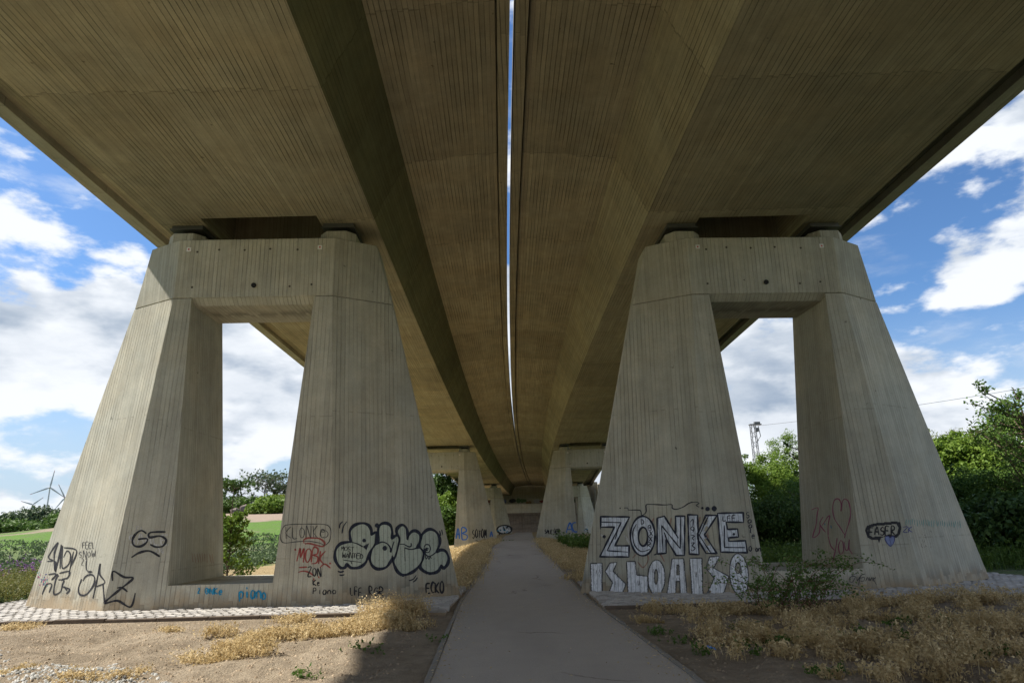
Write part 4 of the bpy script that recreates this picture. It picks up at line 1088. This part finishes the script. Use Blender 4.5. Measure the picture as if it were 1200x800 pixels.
class Graffiti:
    """collects strokes and fills given where the photograph shows them and lays them on the faces of one pier"""
    def __init__(self, pier, face='auto'):
        self.p = pier; self.face = face; self.parts = {}
        M = Matrix.Translation(pier.location) @ Matrix.Rotation(pier.rotation_euler.z, 4, 'Z'); self.inv = M.inverted()
        aj, bj, cj, dj = LV[ZJ]; ab, bb, cb, db = LV[0.0]
        def plane(p0, p1, p2):
            p0, p1, p2 = Vector(p0), Vector(p1), Vector(p2); n = (p1 - p0).cross(p2 - p0).normalized(); return p0, n
        F_ = plane((0, -cj, ZJ), (0, -cb, 0), (1, -cb, 0)); R_ = plane((bj, -cj, ZJ), (bb, -cb, 0), (ab, -db, 0)); L_ = plane((-bj, -cj, ZJ), (-ab, -db, 0), (-bb, -cb, 0))
        IR = plane((WJ, 0, ZJ), (WS, 1, ZS), (WS, 0, ZS)); IL = plane((-WJ, 0, ZJ), (-WS, 0, ZS), (-WS, 1, ZS))
        self.pl = {'F': F_, 'R': R_, 'L': L_, 'IR': IR, 'IL': IL}
        for k, (p0, n) in list(self.pl.items()):
            o = self.inv @ CAM_O
            if (o - p0).dot(n) < 0: self.pl[k] = (p0, -n)
    def hit(self, px, py, lift):
        o = self.inv @ CAM_O; d = self.inv.to_3x3() @ ray_dir(px, py); best = None
        for k in (('F', 'R', 'L') if self.face == 'auto' else (self.face,)):
            p0, n = self.pl[k]; dn = d.dot(n)
            if dn > -1e-6: continue
            t = (p0 - o).dot(n) / dn
            if best is None or t > best[0]: best = (t, n)
        return o + d * best[0] + best[1] * lift
    def add(self, mat, px, faces, lift):
        V, F2 = self.parts.setdefault(mat, ([], [])); k = len(V)
        V += [self.hit(x, y, lift) for x, y in px]; F2 += [tuple(i + k for i in f) for f in faces]
    def ribbon(self, mat, pts, w, lift=.006, closed=False, curve=True, taper=True):
        P = catmull(pts, 1.3, closed) if curve else dens(pts, 1.5, closed)
        if len(P) < 2: return
        if closed: T = np.roll(P, -1, 0) - np.roll(P, 1, 0)
        else: T = np.gradient(P, axis=0)
        T /= np.maximum(np.linalg.norm(T, axis=1, keepdims=True), 1e-6); Nn = np.stack([-T[:, 1], T[:, 0]], 1)
        n = len(P); ww = np.full(n, w * 1.32) * (1 + .22 * np.sin(np.arange(n) * .45 + P[0, 0]))
        if taper and not closed: ww = ww * (1 - .35 * np.abs(np.linspace(-1, 1, n)) ** 4)
        A, B = P + Nn * ww[:, None] / 2, P - Nn * ww[:, None] / 2
        V = [tuple(q) for ab in zip(A, B) for q in ab]; m = n if closed else n - 1
        self.add(mat, V, [(2 * i, 2 * i + 1, (2 * i + 3) % (2 * n), (2 * i + 2) % (2 * n)) for i in range(m)], lift)
    def fill(self, mat, loops, lift=.003, row=.8, rag=0.0):
        ys = [q[1] for l in loops for q in l]; y = min(ys)
        V, F2 = [], []
        while y < max(ys):
            ym = y + row / 2; xs = []
            for l in loops:
                for (x0, y0), (x1, y1) in zip(l, list(l[1:]) + [l[0]]):
                    if (y0 <= ym) != (y1 <= ym): xs.append(x0 + (ym - y0) / (y1 - y0) * (x1 - x0))
            xs.sort()
            for a, b in zip(xs[::2], xs[1::2]):
                a += random.uniform(-rag, rag); b += random.uniform(-rag, rag)
                k = max(1, int((b - a) / 4))
                for i in range(k):
                    x0, x1 = a + (b - a) * i / k, a + (b - a) * (i + 1) / k; q = len(V)
                    V += [(x0, y), (x1, y), (x1, y + row), (x0, y + row)]; F2.append((q, q + 1, q + 2, q + 3))
            y += row
        self.add(mat, V, F2, lift)
    def dot(self, mat, x, y, r, lift=.007):
        q = np.linspace(0, 6.283, 12, endpoint=False); self.fill(mat, [[(x + r * math.cos(k), y + r * math.sin(k)) for k in q]], lift, .7)
    def text(self, mat, s_, x, y, w, h, pen, slope=0.0, lift=.006, slant=0.0, gapf=.28, curve=True, jit=.055):
        """baseline start (x, y) in pixels, letter cell w x h"""
        for ch in s_:
            w0, h0 = w, h; w, h, y = w0 * random.uniform(.85, 1.12), h0 * random.uniform(.86, 1.15), y + random.uniform(-.06, .06) * h0
            for st in FONT.get(ch, []):
                pts = [(x + (u + random.uniform(-jit, jit)) * w + slant * v * h, y + slope * (u * w) - (v + random.uniform(-jit, jit)) * h) for u, v in st]
                self.ribbon(mat, pts, pen, lift, curve=curve and len(pts) > 2)
            w, h = w0, h0; x += w * (1 + gapf); y += slope * w * (1 + gapf)
    def build(self, label):
        first = None
        for mat, (V, F2) in self.parts.items():
            me = bpy.data.meshes.new('graffiti' if first is None else 'paint_layer'); me.from_pydata([tuple(v) for v in V], [], F2); me.update(); auto_uv(me); me.materials.append(PAINT[mat])
            o = link_mesh(me.name.split('.')[0], me, self.p if first is None else first)
            if first is None: first = o; o['label'] = label
            if label in TINY or (o is not first and mat in ('ghost', 'fadered', 'shadow', 'thin')): o['kind'] = 'stuff'
        return first
def Z(x0, y0, sc): return lambda pts: [(x0 + a / sc, y0 + b / sc) for a, b in pts]
def ell(cx, cy, rx, ry, n=26, rot=0.0):
    return [(cx + rx * math.cos(k) * math.cos(rot) - ry * math.sin(k) * math.sin(rot), cy + rx * math.cos(k) * math.sin(rot) + ry * math.sin(k) * math.cos(rot)) for k in np.linspace(0, 2 * math.pi, n, endpoint=False)]
PL, PR = pier_roots[0], pier_roots[1]

# --- right pier: ZONKE over ISLOAISO
z4, z5, z8 = Z(685, 580, 6.4), Z(790, 580, 6.4), Z(740, 590, 11.43)
g = Graffiti(PR)
letters = [z4([(122,160),(338,162),(228,378),(335,378),(333,462),(115,460),(225,238),(122,238)]),
           z8([(345,190),(440,165),(590,400),(590,165),(715,165),(710,690),(600,690),(465,470),(465,660),(345,670)]),
           z8([(755,145),(885,150),(905,680),(775,670)]),
           z5([(176,290),(238,150),(322,150),(228,295),(320,435),(240,435),(176,325)]),
           z5([(325,135),(518,130),(520,203),(390,200),(400,255),(475,252),(482,312),(408,318),(410,345),(535,340),(548,430),(350,425)])]
oo = z4(ell(437, 305, 92, 148)); oi = z4(ell(440, 310, 35, 70))
for l in letters: g.fill('silver', [l], .003)
g.fill('silver', [oo, oi], .003)
for l in letters: g.ribbon('navy', l, 1.5, .006, True, False)
g.ribbon('navy', oo, 1.6, .006, True); g.ribbon('navy', oi, 1.6, .006, True)
for q in ([(120,155),(120,255)],[(122,200),(275,205),(170,415),(325,425)],[(255,240),(230,330)]): g.ribbon('navy', z4(q), 1.1, .0075, curve=False)
g.ribbon('navy', z4([(390,215),(362,280),(375,370),(425,420),(490,405)]), 1.0, .0075)
for q in ([(425,640),(405,290),(655,600),(660,170)],[(440,380),(470,470)],[(300,685),(340,668)],[(440,170),(630,460)]): g.ribbon('navy', z8(q), 1.1, .0075, curve=False)
for q in ([(190,300),(258,152)],[(182,288),(272,428)],[(238,150),(322,150)]): g.ribbon('navy', z5(q), 1.1, .0075, curve=False)
g.ribbon('navy', z5([(375,225),(378,390),(530,392)]), 1.1, .0075, curve=False); g.dot('navy', *z5([(447,292)])[0], 1.6)
for q in ([(790,245),(825,205),(825,300)],[(840,335),(815,355),(795,330),(815,305),(838,325),(825,380)],[(792,415),(848,430),(815,455),(840,488)],[(795,525),(845,520),(815,560),(853,592),(820,628),(795,610)]): g.ribbon('navy', z8(q), .9, .0075)
x, y = z5([(365,190)])[0]; g.text('navy', 'LFF.', x, y, 4.2, 6.2, .8)
for ch, px, py in (('D', 425, 215), ('B', 478, 262), ('X', 487, 305), ('X', 482, 345), ('R', 473, 388)):
    x, y = z4([(px, py)])[0]; g.text('navy', ch, x, y, 4.2, 5.6, .8, lift=.0075)
for ch, px, py in (('S', 540, 170), ('a', 552, 208), ('a', 558, 242), ('l', 562, 285), ('e', 580, 322)):
    x, y = z5([(px, py)])[0]; g.text('navy', ch, x, y, 4.2, 6.2, .9)
x, y = z5([(560, 418)])[0]; g.text('navy', 'Ozon', x, y, 3.2, 6.0, .9, gapf=.15)
for a, b, r in ((212, 97, 10), (250, 103, 17), (300, 100, 20)): x, y = z5([(a, b)])[0]; g.dot('navy', x, y, r / 6.4)
x, y = z4([(268, 97)])[0]; g.dot('navy', x, y, .9); x, y = z4([(148, 310)])[0]; g.dot('navy', x, y, 2.0)
g.ribbon('navy', z4([(298,95),(325,95),(328,110),(380,110),(420,115),(430,150),(462,125),(462,75),(490,68),(600,72),(655,70),(658,95),(690,105),(745,85)]) + z5([(110,60),(160,50),(188,60),(165,75),(188,88)]), .9)
for q in ([(345,165),(330,240),(335,330)],[(330,460),(345,380),(300,300)],[(120,295),(150,310)]): g.ribbon('ghost', z4(q), 1.6, .002)
for q in ([(345,400),(420,400),(360,470)],[(400,500),(440,540),(480,480),(460,430)],[(560,420),(600,500)],[(520,170),(500,220)],[(650,170),(640,240)]): g.ribbon('fadered', z4(q), 1.1, .002)
for q in ([(195,160),(190,200)],[(240,270),(255,320)]): g.ribbon('fadered', z5(q), 1.8, .002)
g.build('large silver ZONKE lettering outlined in black')
low = [[z4([(50,515),(130,510),(128,735),(55,735)])], [z4([(160,570),(195,510),(240,505),(210,570),(305,665),(280,735),(185,735),(215,655)])],
       [z4([(320,500),(378,500),(388,600),(470,610),(472,740),(330,740)])], [z4(ell(540,615,60,128)), z4(ell(537,610,17,60))],
       [z4([(660,480),(740,478),(765,745),(722,745),(716,640),(686,640),(680,745),(622,745)]), z4([(690,520),(712,520),(714,600),(688,600)])],
       [z5([(120,475),(205,475),(212,750),(140,755)])], [z5([(240,545),(270,465),(335,460),(290,545),(408,612),(360,750),(245,750),(305,620)])],
       [z5(ell(487,595,66,155,26,-.08)), z5(ell(478,545,22,46))]]
for l in low:
    g = Graffiti(PR); g.fill('white', l, .004, .7, .35)
    for q in l: g.ribbon('shadow', q, 2.0, .003, True, False)
    cx = sum(q[0] for q in l[0]) / len(l[0]); cy = sum(q[1] for q in l[0]) / len(l[0])
    for k in range(7):
        x0 = cx + random.uniform(-4, 4); y0 = cy + random.uniform(-12, 10); g.ribbon('shadow', [(x0, y0), (x0 + random.uniform(-1, 1), y0 + random.uniform(2, 7))], .4, .006)
    g.build('white block letter in the row under silver ZONKE')
# --- right pier: right leg
z6 = Z(940, 570, 6.665)
g = Graffiti(PR)
g.fill('black', [z6([(490,340),(505,305),(560,285),(640,278),(720,270),(765,275),(775,320),(765,370),(735,400),(690,400),(660,385),(615,400),(600,440),(590,412),(545,415),(510,395)]), z6([(510,340),(525,318),(580,305),(660,298),(735,290),(752,320),(742,365),(715,380),(680,368),(640,385),(600,385),(550,392),(520,375)])], .004)
x, y = z6([(522,380)])[0]; g.text('black', 'FASER', x, y, 5.2, 9.5, 1.2, slope=-.07, gapf=.24)
g.build('black bubble tag'); g = Graffiti(PR)
x, y = z6([(790,355)])[0]; g.text('violet', 'ZK', x, y, 5, 6.5, .7, gapf=.2)
g.build('small violet letters ZK'); g = Graffiti(PR)
g.fill('lilac', [z6([(690,465),(655,430),(645,405),(655,388),(675,388),(687,400),(700,388),(718,392),(720,415),(712,440)])], .005)
g.ribbon('violet', z6([(690,465),(655,430),(645,405),(655,388),(675,388),(687,400),(700,388),(718,392),(720,415),(712,440)]), .6, .0065, True)
g.build('small blue heart'); g = Graffiti(PR)
for q in ([(368,735),(390,745),(415,700),(375,705),(372,735)],[(415,700),(385,685),(415,680)],[(425,705),(430,735),(450,705),(440,770)],[(455,735),(480,735),(485,705),(455,712),(458,690),(490,680)],[(495,735),(512,705),(518,735)],[(525,705),(528,735),(545,705),(548,735)],[(555,705),(557,738)],[(575,708),(558,722),(580,765)]): g.ribbon('thin', z6(q), .7)
g.build('thin black script'); g = Graffiti(PR)
for k in range(26):
    x = 1062 + k * 2.5; g.ribbon('teal', [(x, 607 + random.uniform(0, 2) + k * .1), (x + random.uniform(-1, 1.5), 613 + random.uniform(0, 3) + k * .1)], .5, .004)
for k in range(14):
    a = random.uniform(1078, 1095), random.uniform(612, 640); g.ribbon('thin', [a, (a[0] + random.uniform(-2, 2), a[1] + random.uniform(1, 3))], .35, .004)
g.build('faint green smears')
g = Graffiti(PR, 'IR')
for q in ([(75,180),(125,165),(118,225),(110,300),(85,395),(135,360),(140,270)],[(165,235),(140,290),(185,355)],[(160,300),(205,230),(218,225),(205,300),(205,380)],[(340,385),(300,320),(255,250),(240,170),(255,105),(285,95),(305,130),(305,190),(315,120),(335,95),(365,120),(380,200),(370,270),(345,350),(332,400)],
          [(205,385),(225,460),(255,495)],[(275,400),(265,480),(240,585)],[(300,420),(285,470),(300,525),(325,500),(318,430),(298,418)],[(330,430),(340,490),(360,490),(370,410),(368,480),(395,525)]): g.ribbon('pink', z6(q), .95)
g.ribbon('cyan', z6([(178,285),(180,300)]), 1.2); g.ribbon('cyan', z6([(225,300),(230,325)]), .8)
g.build('pink heart and the words Kat you')
# --- left pier: bubble letters
z3 = Z(385, 600, 7.5)
g = Graffiti(PL)
bub = [[(195,230),(190,170),(215,130),(260,105),(310,100),(350,120),(370,160),(375,200),(415,180),(415,240),(400,290),(350,370),(320,440),(260,480),(200,480),(160,450),(140,480),(110,480),(75,440),(60,380),(70,320),(110,280),(170,265),(200,260)],
       [(440,150),(460,110),(500,100),(540,120),(555,170),(555,230),(600,205),(620,240),(610,300),(585,390),(560,400),(540,430),(500,480),(430,490),(385,460),(365,400),(380,330),(415,280),(440,255)],
       [(602,170),(620,130),(650,115),(680,140),(690,200),(692,240),(705,205),(735,172),(770,170),(800,200),(797,260),(775,310),(805,312),(830,345),(832,385),(815,440),(760,500),(690,540),(640,540),(600,500),(572,430),(585,390),(612,300),(622,235)],
       [(815,230),(830,190),(880,155),(930,165),(965,210),(970,280),(945,350),(990,335),(1030,350),(1050,400),(1040,450),(1010,485),(990,460),(960,510),(900,530),(840,510),(808,470),(835,400),(830,340),(805,310),(805,260)]]
for b in bub:
    b2 = catmull(b, 8, True); g.fill('navy', [z3([(q[0] - 9, q[1] + 18) for q in b2])], .0025); g.ribbon('navy', z3(b), 3.6, .003, True)
for b in bub:
    b2 = [tuple(q) for q in catmull(b, 8, True)]; g.fill('mint', [z3(b2)], .005); g.ribbon('navy', z3(b), 1.5, .007, True)
for a, b, r in ((312, 248, 17), (493, 315, 21), (862, 330, 11), (425, 115, 20), (598, 140, 13), (1012, 488, 17)): x, y = z3([(a, b)])[0]; g.dot('navy', x, y, r / 7.5, .008)
g.fill('navy', [z3([(298,300),(358,268),(332,332)])], .008)
for q, w in (([(200,262),(250,275),(300,302)],1.2), ([(415,285),(470,260),(520,280),(545,320),(545,350),(575,255)],1.3), ([(562,378),(555,408)],1.2), ([(625,280),(660,280),(700,300),(724,298),(724,268)],1.1), ([(665,310),(720,325),(770,315),(805,305)],1.3), ([(668,315),(672,430)],.7),
             ([(838,312),(850,368),(890,385),(945,350)],1.3), ([(838,310),(850,285),(880,285),(895,320),(880,350),(855,350),(848,330),(862,312),(880,322)],1.0), ([(850,372),(856,412),(870,390),(880,415),(893,390),(905,405)],.9), ([(860,398),(900,396)],.7),
             ([(125,80),(100,105),(95,140)],1.0), ([(160,80),(130,125),(117,185)],1.0), ([(80,515),(105,525),(135,515)],1.3), ([(95,548),(115,553),(140,545)],1.2), ([(705,600),(745,585),(770,550)],1.0), ([(740,612),(765,595),(780,570)],1.0), ([(975,160),(985,205)],1.0), ([(993,152),(1003,200)],.9)):
    g.ribbon('navy', z3(q), w, .008)
x, y = z3([(108,335)])[0]; g.text('black', 'MOST', x, y, 3.3, 5.2, .75, slope=.12, lift=.0085, slant=.1, gapf=.2)
x, y = z3([(118,400)])[0]; g.text('black', 'WANTED', x, y, 3.6, 6.0, .8, slope=.06, lift=.0085, slant=.1, gapf=.18)
g.ribbon('black', z3([(130,418),(200,428),(285,438)]), .7, .0085); g.ribbon('black', z3([(195,430),(205,455)]), .8, .0085)
g.build('pale green bubble letters reading gate')
g = Graffiti(PL)
x, y = z3([(192,722)])[0]; g.text('black', 'LFF.', x, y, 4.0, 9.5, 1.05, gapf=.22); g.build('black letters LFF'); g = Graffiti(PL); x, y = z3([(355,725)])[0]; g.text('black', 'RGR', x, y, 4.6, 9.5, 1.05, gapf=.3)
g.build('black letters RGR'); g = Graffiti(PL); x, y = z3([(860,708)])[0]; g.text('black', 'ECKO', x, y, 4.3, 12, 1.5, gapf=.22, slope=.02)
g.build('thick black letters ECKO'); g = Graffiti(PL)
z2 = Z(320, 600, 7.275)
x, y = z2([(295,548)])[0]; g.text('black', 'ZON', x, y, 4.6, 10.5, 1.05, gapf=.25, slope=-.05)
g.build('black letters ZON'); g = Graffiti(PL)
x, y = z2([(340,622)])[0]; g.text('black', 'Ke', x, y, 3.8, 7, 1.0, gapf=.3)
g.build('black letters Ke'); g = Graffiti(PL)
x, y = z2([(343,695)])[0]; g.text('black', 'Piano', x, y, 4.2, 7.5, 1.0, gapf=.32)
g.build('black word Piano')
g = Graffiti(PL)
g.ribbon('thin', z2([(130,105),(300,100),(440,103),(485,130),(493,180),(480,245),(440,280),(400,262),(300,245),(200,250),(100,260),(68,235),(70,170),(90,125)]), .7, .005, True)
x, y = z2([(108,230)])[0]; g.text('thin', 'KLONKe', x, y, 6.5, 13, .7, gapf=.24)
g.ribbon('thin', z2(ell(435, 185, 34, 32)), .6, .006, True)
g.build('thin outlined lettering in a rounded frame')
g = Graffiti(PL)
g.ribbon('red', z2([(265,265),(262,235),(290,220),(340,218),(400,225),(440,260),(425,290),(370,280),(310,265),(270,268)]), 1.5, .005)
x, y = z2([(205,420)])[0]; g.text('red', 'MOBK', x, y, 7.0, 15.5, 1.35, gapf=.2, slope=.10, slant=.15, lift=.005)
for q in ([(220,470),(290,465)],[(215,510),(260,500),(310,512),(345,540)],[(400,470),(440,440),(490,475)],[(345,560),(350,580)],[(385,545),(395,560)]): g.ribbon('red', z2(q), 1.3, .005)
for a, b in ((190, 318), (487, 435)): x, y = z2([(a, b)])[0]; g.dot('red', x, y, 1.2)
g.build('red spray tag on the right leg')
# --- left pier: left leg
z1 = Z(30, 600, 6.667)
g = Graffiti(PL)
for q, w in (([(170,382),(215,375),(180,345),(255,235),(225,330),(235,455),(280,260),(275,310),(270,440)],1.2), ([(292,260),(285,350),(290,435),(340,400),(352,330),(325,300),(298,350)],1.1), ([(300,275),(400,300),(350,430)],1.2), ([(375,305),(348,440),(340,480)],1.1), ([(235,380),(235,465)],1.8),
             ([(180,485),(240,480),(205,525),(255,480)],1.2), ([(130,640),(165,565),(205,560),(185,625)],1.2), ([(260,490),(235,530),(222,635),(272,620),(290,560),(300,530),(255,525)],1.3), ([(265,475),(345,460),(330,510),(285,520)],1.2), ([(285,580),(345,600),(320,635)],1.4), ([(300,575),(325,610)],1.2),
             ([(440,520),(415,590),(425,640),(475,640),(530,570),(540,510),(515,485),(470,500),(450,535)],1.4), ([(475,380),(478,450),(520,462),(490,470)],1.0), ([(527,670),(560,520),(585,400),(580,480),(620,545),(555,578)],1.3), ([(606,560),(612,640),(618,705)],1.2),
             ([(680,535),(685,460),(770,505),(840,515),(740,600),(620,705),(720,690),(820,738),(858,630)],1.9), ([(715,590),(755,588),(797,620)],1.5),
             ([(945,165),(905,142),(860,170),(835,220),(850,260),(900,265),(945,235),(948,205),(880,210)],1.9), ([(1095,152),(975,158),(970,195),(1050,185),(1098,215),(1075,262),(1020,270),(975,250)],1.9), ([(828,352),(890,315),(970,302),(1050,345)],1.9)):
    g.ribbon('black', z1(q), w, .006)
g.build('black scrawled tags on the left leg')
g = Graffiti(PL)
x, y = z1([(445,282)])[0]; g.text('thin', 'FEEL', x, y, 3.0, 7, .6, slope=-.05); x, y = z1([(418,350)])[0]; g.text('thin', 'SNOW', x, y, 3.9, 7.5, .6, slope=-.02); x, y = z1([(437,412)])[0]; g.text('thin', '21', x, y, 3.4, 7.5, .6, slope=-.05)
g.build('thin black words FEEL SNOW')
g = Graffiti(PL)
x, y = z1([(808,255)])[0]; g.text('ghost', 'SAALE', x, y, 7.4, 12, 1.3, gapf=.3, lift=.0035); x, y = z1([(868,140)])[0]; g.text('ghost', 'FC', x, y, 3.5, 4.2, .8, lift=.0035); x, y = z1([(1022,325)])[0]; g.text('ghost', '04', x, y, 4.2, 7, .9, lift=.0035)
g.build('faded white lettering beneath a black tag')
g = Graffiti(PL)
for k in range(34):
    a = random.uniform(95, 175), random.uniform(470, 575); g.ribbon(('teal', 'pink', 'violet')[k % 3], z1([a, (a[0] + random.uniform(-14, 14), a[1] + random.uniform(-22, 22))]), .8, .004)
g.build('small pink and teal scribble')
g = Graffiti(PL, 'F'); zs = Z(180, 640, 5.4545)
x, y = zs([(283,300)])[0]; g.text('cyan', '2', x, y, 3.2, 6.5, 1.0, lift=.008); x, y = zs([(330,302)])[0]; g.text('cyan', 'ONKe', x, y, 4.3, 7.5, 1.25, gapf=.24, lift=.008)
x, y = zs([(548,330)])[0]; g.text('cyan', 'piano', x, y, 5.2, 11.5, 1.5, gapf=.28, slope=.02, lift=.008)
g.ribbon('cyan', zs(ell(350,282,8,8,10)), .7, .009, True)
g.build('blue words ZONKE and piano on the sill')
g = Graffiti(PL, 'IL')
for k in range(9): g.ribbon('fadered', zs([(245 + k * 16, 45 + random.uniform(-5, 5)), (250 + k * 16 + random.uniform(-6, 6), 105 + random.uniform(-10, 5))]), .5, .004)
g.build('faint reddish marks')
# --- second and third row
z9, za = Z(500, 580, 10.0), Z(600, 580, 10.0)
g = Graffiti(pier_roots[2])
for q in ([(345,510),(365,385),(375,400),(385,510)],[(350,455),(385,455)],[(415,520),(410,385),(455,385),(465,420),(420,445),(475,470),(465,515),(415,520)]): g.ribbon('blue', z9(q), 1.2, .01)
g.build('blue letters AB')
g = Graffiti(pier_roots[2])
x, y = z9([(535,500)])[0]; g.text('black', 'SOTOM', x, y, 2.9, 9, .9, gapf=.2, lift=.01); g.ribbon('black', z9([(575,525),(620,540),(690,510)]), .8, .01); x, y = z9([(745,488)])[0]; g.text('blue', 'A', x, y, 2.6, 6, 1.1, lift=.01)
g.build('black tag on the chamfered side')
g = Graffiti(pier_roots[3])
for q in ([(635,440),(665,345),(685,325),(708,435)],[(645,400),(695,400)],[(750,320),(715,325),(705,370),(730,425),(765,425)]): g.ribbon('blue', za(q), 1.2, .01)
g.ribbon('blue', za(ell(575,505,14,16)), .8, .01, True); g.ribbon('blue', za(ell(608,512,14,14)), .8, .01, True)
x, y = za([(385,445)])[0]; g.text('black', 'SALE', x, y, 2.0, 4.5, .8, gapf=.2, lift=.01); x, y = za([(492,440)])[0]; g.text('black', 'GEB', x, y, 2.0, 5, .8, gapf=.2, lift=.01)
g.build('blue letters AC and a small black tag')
g = Graffiti(pier_roots[4])
g.fill('silver', [z9(ell(910,400,85,50))], .01)
for k in range(26):
    a = random.uniform(835, 985), random.uniform(355, 450); g.ribbon(('black', 'black', 'cyan')[k % 3], z9([a, (a[0] + random.uniform(-25, 25), a[1] + random.uniform(-30, 30))]), 1.0, .014)
g.ribbon('black', z9(ell(910,402,85,50)), 1.4, .013, True); g.build('black and blue bubble piece')
g = Graffiti(pier_roots[5])
for k in range(12):
    a = random.uniform(835, 895), random.uniform(370, 425); g.ribbon(('black', 'cyan', 'ghost')[k % 3], za([a, (a[0] + random.uniform(-15, 15), a[1] + random.uniform(-15, 15))]), 1.2, .014)
g.build('small dark tag')
def abutment_paint():
    gx = float(gap(126)); o = Vector(abut.location); cols = ['green', 'green', 'ochre', 'ghost', 'red', 'teal', 'green', 'lilac', 'black']
    for k in range(22):
        x = gx - 12 + k * 1.1 + random.uniform(-.3, .3); zc = random.uniform(5.7, 6.15); w, h = random.uniform(.4, .8), random.uniform(.3, .5)
        pts = [(x + w * math.cos(q) * random.uniform(.7, 1.1), 128.188 - .001 * k, zc + h * math.sin(q) * random.uniform(.6, 1.0)) for q in np.linspace(0, 6.283, 10, endpoint=False)]
        mesh_obj('graffiti', [Vector(p) - o for p in pts], [tuple(range(10))], PAINT[cols[k % 9]], abut, uv=False)
abutment_paint()
